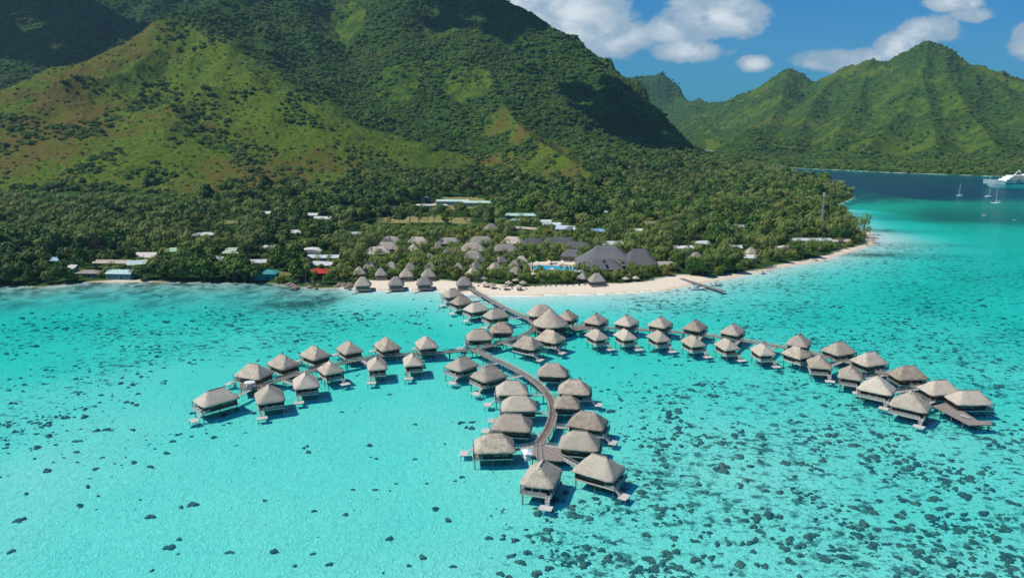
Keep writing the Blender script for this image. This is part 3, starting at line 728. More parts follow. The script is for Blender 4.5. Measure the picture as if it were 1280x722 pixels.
def nearest_walk(x, y):
    best = None
    for pl in WALK.values():
        for a_, b_ in zip(pl[:-1], pl[1:]):
            e = b_ - a_; t = max(0, min(1, ((x - a_.x) * e.x + (y - a_.y) * e.y) / max(e.length_squared, 1e-6))); c = a_ + e * t
            dd = math.hypot(x - c.x, y - c.y)
            if best is None or dd < best[0]: best = (dd, c)
    return best
bung = [  # px, py, outward yaw, length, width, stair side, label
    (270, 491, 226, 13.0, 9.0, 1, 'thatched bungalow at the outermost left tip of the left arm'),
    (317, 460, 158, 12.0, 9.5, 1, 'thatched bungalow directly behind the white canopy of the left terrace'),
    (354, 448, 140, 11.5, 9.0, 1, 'second roof from the left in the back row of the left arm'),
    (394, 437.5, 135, 11.0, 8.8, 1, 'third roof from the left in the back row of the left arm'),
    (336.5, 488, -68, 11.5, 9.4, -1, 'thatched bungalow right in front of the white canopy of the left arm'),
    (382, 472, -70, 11.0, 8.8, -1, 'second thatched bungalow from the left in the front row of the left arm'),
    (413, 456, -58, 9.0, 8.2, 1, 'small thatched bungalow without a platform, hugging the left arm walkway'),
    (437, 431, 125, 10.5, 8.4, 1, 'fourth roof from the left in the back row of the left arm'),
    (484, 427, 120, 10.8, 8.8, 1, 'fifth roof from the left in the back row of the left arm'),
    (471, 450.5, -78, 10.4, 7.6, -1, 'third thatched bungalow from the left in the front row, platform below its left corner'),
    (533, 425, 110, 10.6, 8.6, 1, 'back row bungalow of the left arm nearest to the junction'),
    (516, 446, -76, 10.0, 7.6, -1, 'front row bungalow of the left arm nearest to the junction, stair to the left'),
    (577, 450, 228, 11.0, 9.2, 1, 'thatched bungalow at the junction where the middle walkway leaves the left arm'),
    (611, 462.5, 222, 11.6, 9.4, 1, 'thatched bungalow on the left of the middle walkway, second from the junction'),
    (640, 481, 182, 11.6, 8.8, 1, 'pale thatched bungalow left of the curved walkway, third from the junction'),
    (649, 500, 178, 12.2, 8.8, 1, 'pale thatched bungalow left of the curved walkway, fourth from the junction'),
    (641, 523, 174, 12.6, 9.2, -1, 'second nearest to the camera of the thatched bungalows left of the curved walkway'),
    (618, 548, 185, 12.2, 9.4, -1, 'nearest thatched bungalow left of the curved walkway, square platform at its left'),
    (677, 586, -107, 11.8, 9.6, 1, 'thatched bungalow at the very tip of the middle pier, nearest the camera'),
    (749, 577, -32, 12.4, 9.8, -1, 'thatched bungalow at the lower right of the middle pier, nearest on that side'),
    (725, 545, -12, 12.0, 9.6, -1, 'thatched bungalow right of the middle walkway directly behind the lower right one'),
    (735, 520, -22, 12.0, 9.0, -1, 'pale bungalow right of the middle walkway, third nearest the camera on that side'),
    (709, 498, -6, 9.0, 7.6, 1, 'small square thatched bungalow right against the curved walkway'),
    (718, 480, -8, 11.6, 8.8, -1, 'pale thatched bungalow directly behind the small square one, right of the curved walkway'),
    (691, 459, -8, 11.6, 8.8, 1, 'thatched bungalow farthest from the camera on the right of the middle walkway'),
    (566, 364, 215, 9.8, 8.6, 1, 'first thatched bungalow off the beach beside the shore walkway'),
    (577, 373, 215, 10.2, 8.8, 1, 'second thatched bungalow from the beach beside the shore walkway'),
    (595, 381, 215, 10.4, 9.0, 1, 'third thatched bungalow from the beach beside the shore walkway'),
    (620, 389, 212, 11.0, 9.2, 1, 'fourth thatched bungalow from the beach beside the shore walkway'),
    (627, 407, 185, 10.6, 8.8, 1, 'thatched bungalow inside the bend of the curved shore walkway'),
    (599, 415, 186, 11.4, 9.0, 1, 'thatched bungalow left of the bend, above the left arm walkway, platform to its left'),
    (660, 425, -38, 11.6, 9.6, -1, 'thatched bungalow covering the fork of the walkways, in front of the round pavilion'),
    (688, 417, -38, 11.4, 9.4, -1, 'darker thatched bungalow touching the front of the round pavilion'),
    (709, 391.5, 60, 9.6, 8.6, 1, 'thatched bungalow just behind and right of the round pavilion'),
    (745, 396, 55, 9.8, 8.8, 1, 'second roof from the round pavilion in the back row of the right arm'),
    (746.5, 415, -66, 10.2, 7.6, 1, 'first front row bungalow of the right arm counted from the round pavilion'),
    (783, 398, 55, 9.8, 8.8, 1, 'third roof from the round pavilion in the back row of the right arm'),
    (782, 415, -70, 10.0, 7.4, 1, 'second front row bungalow of the right arm counted from the round pavilion'),
    (825.5, 400, 55, 9.8, 8.8, 1, 'fourth roof from the round pavilion in the back row of the right arm'),
    (824, 417, -72, 9.8, 7.4, 1, 'third front row bungalow of the right arm counted from the round pavilion'),
    (869, 404, 52, 9.8, 8.8, 1, 'fifth roof from the round pavilion in the back row of the right arm'),
    (867, 423, -74, 9.8, 7.4, 1, 'fourth front row bungalow of the right arm counted from the round pavilion'),
    (916, 409, 50, 9.8, 8.8, 1, 'sixth roof from the round pavilion in the back row of the right arm'),
    (909, 427, -76, 9.8, 7.4, 1, 'fifth front row bungalow of the right arm counted from the round pavilion'),
    (954, 433.5, -82, 9.8, 7.6, 1, 'lone narrow bungalow in the gap of the right arm, with nothing behind it'),
    (999, 422, 58, 10.4, 9.2, 1, 'back row bungalow of the right arm just beyond the gap'),
    (996, 437, -60, 9.4, 8.0, 1, 'small front row bungalow of the right arm just beyond the gap'),
    (1025, 449, -105, 10.0, 8.4, 1, 'front row bungalow of the right arm, fourth from its far deck'),
    (1049, 432, 22, 11.2, 9.4, 1, 'back row bungalow of the right arm, fifth from its far deck'),
    (1064, 462, -115, 10.0, 8.4, 1, 'front row bungalow of the right arm, third from its far deck'),
    (1087, 445, 18, 11.4, 9.4, 1, 'back row bungalow of the right arm, fourth from its far deck'),
    (1097, 478, 230, 9.4, 11.4, 1, 'front row bungalow of the right arm, second from its far deck'),
    (1135, 462, 6, 11.8, 9.2, 1, 'back row bungalow of the right arm, third from its far deck'),
    (1139, 498, 228, 9.4, 12.2, 1, 'front row bungalow nearest the bare deck of the right arm'),
    (1175, 480, 8, 12.0, 9.2, 1, 'back row bungalow of the right arm, second from its far deck'),
    (1212, 493, 2, 12.6, 8.6, 1, 'rightmost thatched bungalow of all, beside the bare deck of the right arm'),
]
protos = {}
GRP_B = 'thatched overwater bungalows'
lounger_spots = []
for i, (px, py, yaw, L_, W_, mir, lab) in enumerate(bung):
    key = (round(L_ * 2) / 2, round(W_ * 2) / 2, mir, i % 2)
    if key not in protos:
        protos[key] = bungalow(key[0], key[1], mir, seed=len(protos) + 3); o = protos[key]
    else:
        o = copy_tree(protos[key], skip=('gangway',))
    p = at(px, py, 6.3 if W_ < 9 else 6.5)
    a_ = R(yaw + rng.uniform(-2, 2)); o.location = (p.x, p.y, 0); o.rotation_euler.z = a_
    tag(o, lab, 'bungalow', GRP_B)
    dd, c = nearest_walk(p.x, p.y)
    loc = Vector((c.x - p.x, c.y - p.y, 0)); loc.rotate(Matrix.Rotation(-a_, 3, 'Z'))
    L2, W2 = key[0] / 2 - 1.3, key[1] / 2 - .6
    s_ = max(abs(loc.x) / L2, abs(loc.y) / W2)
    if s_ > 1.15:
        e = loc / s_; g = MB(); g.bar((e.x, e.y, 1.80), (loc.x, loc.y, 1.80), 1.5, .12)
        dirv = (loc - e).normalized(); sv = Vector((dirv.y, -dirv.x, 0)) * .7
        for s in (-1, 1):
            g.bar(e + sv * s + Vector((0, 0, 2.75)), loc + sv * s + Vector((0, 0, 2.75)), .07, .07); g.bar(e + sv * s + Vector((0, 0, 2.35)), loc + sv * s + Vector((0, 0, 2.35)), .04, .06)
            n = max(1, int((loc - e).length / 1.5))
            for k in range(n + 1):
                q = e.lerp(loc, k / n) + sv * s; g.box(q.x - .04, q.x + .04, q.y - .04, q.y + .04, 1.86, 2.76)
        g.build('gangway', m_rail, o)
    if mir and L_ > 11 or i % 3 == 0: lounger_spots.append((o.location.copy(), a_, key))

# round pavilion, its restaurant and the terraces
def cone_roof(r, ez, rz, seed, n=28, thick=.45):
    q = random.Random(seed); mb = MB(); rings_ = []
    for t, dz, k in [(0, -thick * .6, .86), (0, -thick, 1), (0, -.1, 1.0), (.06, 0, 1), (.25, 0, 1), (.5, 0, 1), (.75, 0, 1), (.93, 0, 1), (1, 0, 1)]:
        rad = r * (1 - t) * k + .12 * t; z = ez + (rz - ez) * (t ** 1.12) + dz
        rings_.append([(rad * math.cos(2 * math.pi * i / n) + q.uniform(-.07, .07), rad * math.sin(2 * math.pi * i / n) + q.uniform(-.07, .07), z + q.uniform(-.07, .07)) for i in range(n)])
    mb.rings(rings_); return mb
p = at(688, 398, 7.0)
rp = empty('round_pavilion', (p.x, p.y, 0)); tag(rp, 'round pavilion with a tall conical thatched roof at the hub of the walkways', 'pavilion')
cone_roof(8.2, 5.0, 12.0, 5).build('roof', m_thatch, rp, True)
q = MB(); q.tube((0, 0, 1.7), (0, 0, 1.93), 7.6, n=28); q.build('floor', m_plank, rp)
q = MB(); q.tube((0, 0, 1.935), (0, 0, 5.2), 4.6, n=20); q.build('wall', m_wallw, rp)
for k in range(12):
    a_ = k * math.pi / 6; q = MB(); q.tube((6.9 * math.cos(a_), 6.9 * math.sin(a_), -1.8), (6.9 * math.cos(a_), 6.9 * math.sin(a_), 5.0), .16, n=6); q.build('post', m_stilt, rp)
p = at(676, 386, 6.6)
rs = empty('lagoon_restaurant', (p.x, p.y, 0), R(28)); tag(rs, 'broad low thatched roof directly behind the conical round pavilion', 'restaurant')
hip_roof(13.5, 10.5, 4.7, 9.0, 4.5, seed=9, rnd=.5).build('roof', m_thatch, rs, True)
q = MB(); q.box(-6, 6, -4.4, 4.4, 1.76, 1.93); q.build('deck', m_plank, rs)
q = MB(); q.box(-4.6, 4.6, -3.2, 3.2, 1.935, 4.8); q.build('wall', m_wallw, rs)
for x in (-5.5, 0, 5.5):
    for y in (-4, 4): q = MB(); q.tube((x, y, -1.8), (x, y, 4.7), .15, n=6); q.build('post', m_stilt, rs)

def terrace(name, pts, label, zt=1.99, rail=True, m=None, cat='deck'):
    P_ = [at(x, y, 2.0) for x, y in pts]; c = sum(P_, Vector()) / len(P_); P_ = [q - Vector((c.x, c.y, 0)) for q in P_]
    root = empty(name, (c.x, c.y, 0)); tag(root, label, cat)
    mb = MB(); mb.rings([[(q.x, q.y, 1.72) for q in P_], [(q.x, q.y, zt) for q in P_]]); mb.build('planking', m or m_plank, root)
    if rail:
        rl = MB()
        for a_, b_ in zip(P_, P_[1:] + P_[:1]):
            a2, b2 = a_ * .985, b_ * .985; n = max(1, int((b2 - a2).length / 1.6))
            for k in range(n): q = a2.lerp(b2, k / n); rl.box(q.x - .05, q.x + .05, q.y - .05, q.y + .05, zt, zt + 1)
            A, B = Vector((a2.x, a2.y, zt + 1)), Vector((b2.x, b2.y, zt + 1)); rl.bar(A, B, .08, .07)
            A.z = B.z = zt + .5; rl.bar(A, B, .04, .06)
        rl.build('railing', m_rail, root)
    mx_ = max(P_, key=lambda q: q.length).length
    for a_, b_ in zip(P_, P_[1:] + P_[:1]):
        n = max(1, int((b_ - a_).length / 4.5))
        for k in range(n): q = a_.lerp(b_, (k + .5) / n) * .93; t = MB(); t.tube((q.x, q.y, -1.9), (q.x, q.y, 1.72), .17, n=8); t.build('pile', m_stilt, root)
    return root
terrace('terrace', [(1166, 507), (1212, 531), (1240, 530.5), (1238, 526), (1222, 525), (1186, 502)], 'bare railed deck at the far end of the right arm, no roof', 2.02, False)
terrace('terrace', [(301, 487), (299, 479), (318, 475), (333, 480), (326, 486)], 'small plank terrace between the bungalows at the end of the left arm', 2.0)
terrace('terrace', [(663, 573), (667, 556), (704, 560), (703, 576)], 'pale grey plank terrace behind the bungalow at the tip of the middle pier', 2.03, False)
terrace('terrace', [(719, 413), (717, 407), (735, 404), (741, 411)], 'small deck where two walkways meet right of the round pavilion', 2.04)
# rail on the open deck, one low bench
def canopy(px, py, label, rz):
    p = at(px, py, 3.2); root = empty('canopy', (p.x, p.y, 2.03), rz); tag(root, label, 'canopy')
    q = MB(); q.rings([[(-1.8, -1.3, 2.2), (1.8, -1.3, 2.2), (1.8, 1.3, 2.2), (-1.8, 1.3, 2.2)], [(-1.8, -1.3, 2.3), (1.8, -1.3, 2.3), (1.8, 1.3, 2.3), (-1.8, 1.3, 2.3)], [(-.9, -.15, 2.85), (.9, -.15, 2.85), (.9, .15, 2.85), (-.9, .15, 2.85)]]); q.build('cover', m_white, root)
    q = MB(); q.box(-1.3, 1.3, -.8, .8, .1, 1.1); q.build('counter', m_white, root)
    for x in (-1.7, 1.7):
        for y in (-1.2, 1.2): q = MB(); q.tube((x, y, 0), (x, y, 2.2), .06, n=6); q.build('post', m_rail, root)
canopy(312.5, 481, 'white service canopy on the terrace at the end of the left arm', R(20))
canopy(659, 569, 'white service canopy beside the terrace at the tip of the middle pier', R(-75))
q = empty('terrace_bench', at(1206, 521.5, 2.1)); tag(q, 'pale bench standing on the bare deck of the right arm', 'bench'); q.rotation_euler.z = R(-62)
t = MB(); t.box(-1.6, 1.6, -.35, .35, .32, .42); t.build('seat', m_pale, q)
for s in (-1.3, 1.3): t = MB(); t.box(s - .08, s + .08, -.3, .3, -.07, .317); t.build('leg', m_rail, q)

# deck chairs on the sun decks
def lounger(mat, name='sun_lounger'):
    root = empty(name, (0, 0, 0))
    q = MB(); q.box(-.95, .35, -.32, .32, .28, .36); q.build('seat', mat, root)
    q = MB(); q.add([(.35, -.32, .28), (.35, .32, .28), (.95, .32, .72), (.95, -.32, .72), (.35, -.32, .36), (.35, .32, .36), (.91, .32, .78), (.91, -.32, .78)],
                    [(0, 1, 2, 3)[::-1], (4, 5, 6, 7), (0, 1, 5, 4), (1, 2, 6, 5), (2, 3, 7, 6), (3, 0, 4, 7)]); q.build('backrest', mat, root)
    for x in (-.8, .45):
        for y in (-.27, .27): q = MB(); q.box(x - .04, x + .04, y - .04, y + .04, 0, .28); q.build('leg', mat, root)
    return root
lp = None
for k, (lc, a_, key) in enumerate(lounger_spots):
    for j in (-1, 1):
        if lp is None: lp = lounger(m_white); o = lp
        else: o = copy_tree(lp)
        v_ = Vector((key[0] / 2 - .75, j * 1.1 - .4, 2.02)); v_.rotate(Matrix.Rotation(a_, 3, 'Z')); o.location = lc + v_; o.rotation_euler.z = a_ + math.pi + R(rng.uniform(-12, 12)); o.scale = (1, 1, 1)
        tag(o, 'white sun lounger on the railed sun deck of an overwater bungalow', 'sun lounger', 'white loungers on the bungalow decks')
# ------------------------------------------------------------------ buildings ashore
SITES = []     # x, y, radius, eave height above sea: kept clear, and trees in front stay below the line of sight
def site(x, y, r, z): SITES.append((x, y, r, z))
m_walltan = simple('tan_render', (0.46, 0.36, 0.25), (0.36, 0.28, 0.19), 1.0, 0.8)
def Hs(x, y): return max(Hat(x, y), 0.6)
def ground_px(px, py, h):
    """ground position whose point h metres above the local ground shows at the pixel"""
    z = 2.0
    for _ in range(4):
        p = at(px, py, z + h); z = Hs(p.x, p.y)
    return Vector((p.x, p.y, z))
def cabin(px, py, yaw, L_, W_, label, mat=None, onstilts=False, seed=0, rise=.52, name='thatched_cabin', cat='cabin', grp='thatched cabins ashore', hw=2.6):
    g = ground_px(px, py, hw + W_ * rise * .5 + .2)
    if onstilts: g.z = 0.9
    root = empty(name, g, R(yaw)); tag(root, label, cat, grp)
    hip_roof(L_, W_, hw + .2, hw + .2 + W_ * rise, max(.6, L_ - W_ * .9), seed=seed + 20, n=5).build('roof', mat or m_thatch2, root, True)
    q = MB(); q.box(-L_ / 2 + .9, L_ / 2 - .9, -W_ / 2 + .9, W_ / 2 - .9, -1.5 if not onstilts else .3, hw + .4); q.build('wall', m_wallw if seed % 3 else m_walltan, root)
    q = MB(); q.box(-L_ / 2 + 1.5, L_ / 2 - 1.5, -W_ / 2 + .84, -W_ / 2 + .897, .5, 2.1); w = q.build('window', m_glass, root)
    q = MB()
    for k in range(4): x = -L_ / 2 + 1.5 + k * (L_ - 3) / 3; q.box(x - .06, x + .06, -W_ / 2 + .78, -W_ / 2 + .838, .4, 2.2)
    q.build('window_frame', m_rail, w)
    q = MB(); q.box(-L_ / 2 + .3, L_ / 2 - .3, -W_ / 2 - 1.2, -W_ / 2 + .8, .1, .28); q.build('deck', m_plank, root)
    q = MB()
    for k in range(6): x = -L_ / 2 + .4 + k * (L_ - .8) / 5; q.box(x - .05, x + .05, -W_ / 2 - 1.15, -W_ / 2 - 1.05, .28, 1.2)
    q.box(-L_ / 2 + .35, L_ / 2 - .35, -W_ / 2 - 1.16, -W_ / 2 - 1.04, 1.2, 1.28); q.build('railing', m_rail, root)
    if onstilts:
        for x in (-L_ / 2 + 1, L_ / 2 - 1):
            for y in (-W_ / 2 - .8, W_ / 2 - 1): q = MB(); q.tube((x, y, -2.2), (x, y, .3), .16, n=6); q.build('stilt', m_stilt, root)
        q = MB(); q.box(-L_ / 2 - 1.6, -L_ / 2 + .6, -W_ / 2 - 3.4, -W_ / 2 - 1.6, -.35, -.2); q.bar((-L_ / 2 + 1, -W_ / 2 - 1.1, .2), (-L_ / 2 - .2, -W_ / 2 - 2.2, -.25), 1, .1); q.build('stair', m_pale, root)
    site(g.x, g.y, max(L_, W_) / 2 + 1.2, g.z + hw - .2)
    return root
cabins = [
    (453.5, 351, 8, 9.6, 8.2, 'stilted beach bungalow on the far left of the sand, waves under its deck', 1),
    (495, 350.5, 8, 9.4, 8, 'stilted beach bungalow second from the left on the sand', 1),
    (530.5, 350, 8, 9.4, 8, 'stilted beach bungalow third from the left on the sand', 1),
    (580, 350, 8, 9.4, 8, 'thatched cabin on the sand just right of the walkway head', 0),
    (449, 337, 20, 7.6, 7.2, 'leftmost cabin of the row behind the left beach bungalow', 0),
    (462, 331, -10, 9.0, 7, 'wide cabin behind the leftmost one of the second row', 0),
    (476, 338.5, 12, 7.4, 7, 'cabin seen above and between the two left beach bungalows', 0),
    (490, 331, -20, 8.8, 7.2, 'cabin half behind bushes above the second beach bungalow', 0),
    (508, 340, 10, 8.6, 7.4, 'large pointed cabin between the second and third beach bungalows', 0),
    (513, 332, 5, 8.6, 7.4, 'darker cabin peeking out behind the large pointed one', 0),
    (535.5, 340, 15, 8.8, 7.4, 'broad cabin behind the third beach bungalow', 0),
    (538, 332, 10, 8.4, 7.2, 'cabin with a second roof in front of it behind the third beach bungalow', 0),
    (591, 338, 40, 8.2, 7, 'front cabin of the diagonal line above the walkway head', 0),
    (594.5, 330.5, 38, 8.4, 7, 'second cabin of the diagonal line above the walkway head', 0),
    (600, 323, 40, 8.6, 7.2, 'third cabin of the diagonal line above the walkway head', 0),
    (537, 320, 20, 8, 7, 'lone pale cabin in the middle of the palm garden', 0),
    (517, 308.5, -70, 9, 8, 'pale cabin beside the long roof on the left of the garden', 0),
    (547, 306.5, 15, 8, 7, 'small pale cabin between palms in the upper garden', 0),
    (561, 312.5, 0, 9, 7, 'low cabin right of the lone pale one in the upper garden', 0),
    (573, 331.5, 0, 7, 6.5, 'small cabin lost in bright bushes at the centre of the garden', 0),
    (619, 331.5, 35, 9, 7.2, 'pale cabin left of the one with two ridges near the pool garden', 0),
    (626, 323.5, 35, 9.4, 7.2, 'two ridged pale cabin up the slope from the pool garden', 0),
    (645, 337, -35, 9, 7, 'cabin with a pale gable closest to the beach parasols', 0),
    (644, 328.5, -30, 8.6, 7, 'cabin directly behind the one closest to the beach parasols', 0),
    (652, 323, 10, 8.4, 7, 'cabin standing on its own left of the pool', 0),
    (746, 345.5, 10, 9.6, 8, 'rounded thatched beach hut between the pool and the sea', 0),
    (729, 343, 60, 7.5, 6.5, 'small thatched beach hut half hidden by palms beside the rounded one', 0),
    (870, 318.5, 10, 9, 7.5, 'dark grey hut alone in the trees above the jetty', 0),
    (939, 312.5, 10, 8.5, 7.5, 'grey thatched hut near the right hand shore', 0),
]
for k, (px, py, yaw, L_, W_, lab, st) in enumerate(cabins):
    cabin(px, py, yaw, L_, W_, lab, m_thatch2 if k % 4 else m_thatch, bool(st), k)
blocks = [
    (472, 312, 4, 18, 10, 'long weathered roof at the lower left end of the stepped guest block'),
    (484, 306, 4, 17, 10, 'middle roof of the stepped guest block on the left'),
    (489, 299, 4, 17, 10, 'uppermost roof of the stepped guest block on the left'),
    (522, 299.5, 3, 17, 10, 'long guest block roof right of the stepped block'),
    (561, 300, 0, 18, 9, 'long blue grey guest block roof behind the middle of the garden'),
    (602, 299, 0, 20, 11, 'long trapezoid guest block roof upper right of the garden'),
    (591, 307.5, -3, 19, 12, 'large block roof directly in front of the trapezoid one'),
    (592, 317, 0, 14, 10, 'lowest of the three stacked block roofs right of the garden centre'),
    (632, 308.5, -6, 19, 10, 'guest block roof left of the dark lobby roofs'),
    (641, 299, -20, 17, 10, 'dark guest block roof behind the one left of the lobby'),
    (614, 282.5, 15, 12, 10, 'small pointed grey roof at the right end of the dry field'),
]
for k, (px, py, yaw, L_, W_, lab) in enumerate(blocks):
    cabin(px, py, yaw, L_, W_, lab, m_thatch2 if k % 3 else m_thatch, False, k + 40, .42, 'guest_block', 'guest block', 'long roofed guest blocks behind the cabins', 3.4)
dark = [(667, 302, -4, 22, 13, 'dark shingled lobby roof left of the twin long roofs'), (699, 300.5, -2, 28, 13, 'very long dark shingled roof behind the pool'), (722, 305.5, -10, 22, 10, 'dark low roof joining the long one to the restaurant'), (716, 315, -15, 16, 10, 'dark roof with a tan wall beside the restaurant')]
for k, (px, py, yaw, L_, W_, lab) in enumerate(dark):
    cabin(px, py, yaw, L_, W_, lab, m_shingle, False, 60 + k * 3, .38, 'lobby_building', 'lobby', 'dark shingled lobby buildings', 3.6); SITES[-1] = (*SITES[-1][:2], SITES[-1][2] - 3, SITES[-1][3] + 3)
# the restaurant: one big building under several dark roofs
g = ground_px(770, 322, 7); rt = empty('beach_restaurant', g, R(-3)); tag(rt, 'huge dark grey restaurant with several joined shingle roofs behind the beach', 'restaurant')
for k, (cx_, cy_, L_, W_, ez, rz_, rd) in enumerate([(-6, 6, 40, 30, 4.0, 13.5, 12), (15, 3, 25, 26, 3.9, 12.4, 8), (-9, -13, 25, 15, 3.6, 9.4, 11), (31, -3, 15, 9, 3.4, 5.6, 8)]):
    hip_roof(L_, W_, ez, rz_, rd, .1, .4, 80 + k, -.10, 8, .35, cx_, cy_).build('roof', m_shingle if k < 3 else m_thatch2, rt, True)
q = MB(); q.box(-24, 11, -7, 19, -1, 4.2); q.box(11.3, 26, -8, 14, -1, 4.1); q.build('wall', m_wallw, rt)
for k in range(9): x = -20 + k * 2.8; q = MB(); q.tube((x, -19.4, -.5), (x, -19.4, 3.7), .2, n=8); q.build('column', m_walltan, rt)
q = MB(); q.box(-22, 8, -21.5, -8, -.8, .25); q.build('terrace_floor', m_plank, rt)
q = MB(); q.add([(-9.6, -20.3, 7.4), (-8.0, -20.3, 7.4), (-8.8, -20.0, 8.6), (-9.6, -17.5, 8.2), (-8.0, -17.5, 8.2), (-8.8, -17.3, 9.4)][:6], [(0, 1, 2), (0, 2, 5, 3), (1, 4, 5, 2)]); q.build('roof_vent', m_dark, rt)
for dx in (-18, -6, 6, 18, 30): site(g.x + dx, g.y - 2, 11, g.z + 3.5)
site(g.x - 8, g.y - 16, 14, g.z + 2.5)

# village houses: walls, openings, pitched metal roofs
_mc = {}
def paint(c, rough=.6, name='painted_metal'):
    if c not in _mc: _mc[c] = simple(name + '_%02d' % len(_mc), c, tuple(x * .82 for x in c), .5, rough, .35, .15, 3.0)
    return _mc[c]
def house(px, py, yaw, L_, W_, hw, rise, rc, wc, label, kind='gable', name='village_house', cat='house', dome=False, grp='metal roofed village houses'):
    g = ground_px(px, py, hw + rise * .5); root = empty(name, g, R(yaw)); tag(root, label, cat, grp)
    a_, b_ = L_ / 2, W_ / 2; o = .6
    q = MB(); q.box(-a_, a_, -b_, b_, -1.5, hw)
    if kind == 'gable': q.add([(-a_, -b_, hw), (-a_, b_, hw), (-a_, 0, hw + rise * .96), (a_, -b_, hw), (a_, b_, hw), (a_, 0, hw + rise * .96)], [(0, 2, 1), (3, 4, 5), (0, 1, 4, 3), (0, 3, 5, 2), (1, 2, 5, 4)])
    q.build('wall', paint(wc, .8, 'house_wall'), root)
    t = .12; q = MB()
    if kind == 'gable':
        for s in (-1, 1):
            y0 = s * (b_ + o); z0 = hw - rise * o / b_
            P_ = [(-a_ - o, y0, z0 + .02), (a_ + o, y0, z0 + .02), (a_ + o, 0, hw + rise), (-a_ - o, 0, hw + rise)]
            U_ = [(x, y, z + t) for x, y, z in P_]; q.add(P_ + U_, [(0, 3, 2, 1), (4, 5, 6, 7), (0, 1, 5, 4), (1, 2, 6, 5), (2, 3, 7, 6), (3, 0, 4, 7)])
            n = int(L_ / .8)
            for k in range(n + 1):
                x = -a_ - o + .02 + k * (L_ + 2 * o - .04) / n; q.bar((x, y0, z0 + t + .04), (x, 0, hw + rise + t + .04), .05, .06)
    elif kind == 'dome':
        rings_ = [[(math.cos(u_ * math.pi / 10) * (a_ + .3), s_ * (b_ + .4), hw + math.sin(u_ * math.pi / 10) * rise) for u_ in range(11)] for s_ in (-1, 1)]
        q.rings(rings_)
    else:
        rd = max(.5, a_ - b_); q.rings([[(-a_ - o, -b_ - o, hw - .1), (a_ + o, -b_ - o, hw - .1), (a_ + o, b_ + o, hw - .1), (-a_ - o, b_ + o, hw - .1)], [(-a_ - o, -b_ - o, hw + .03), (a_ + o, -b_ - o, hw + .03), (a_ + o, b_ + o, hw + .03), (-a_ - o, b_ + o, hw + .03)], [(-rd, -.05, hw + rise), (rd, -.05, hw + rise), (rd, .05, hw + rise), (-rd, .05, hw + rise)]])
    q.build('roof', paint(rc), root)
    n = max(1, int(L_ / 3.2))
    for k in range(n):
        x = -a_ + (k + .5) * L_ / n
        if k == n // 2:
            q = MB(); q.box(x - .5, x + .5, -b_ - .05, -b_ - .003, .1, 2.15); d_ = q.build('door', m_wallw, root); q = MB(); q.box(x + .32, x + .4, -b_ - .12, -b_ - .053, 1.0, 1.1); q.build('handle', m_rail, d_)
        else:
            q = MB(); q.box(x - .75, x + .75, -b_ - .05, -b_ - .003, .95, 2.1); w = q.build('window', m_rail, root); q = MB(); q.box(x - .66, x - .04, -b_ - .08, -b_ - .053, 1.03, 2.02); q.box(x + .04, x + .66, -b_ - .08, -b_ - .053, 1.03, 2.02); q.build('pane', m_glass, w)
    site(g.x, g.y, max(L_, W_) / 2 + 1.0, g.z + hw - (1.2 if hw < 4 else 1))
    return root
WH, CR, LB, PG, TL, GY_, LG = (.62, .63, .60), (.52, .46, .36), (.32, .52, .66), (.36, .58, .38), (.05, .30, .27), (.30, .27, .24), (.55, .57, .56)
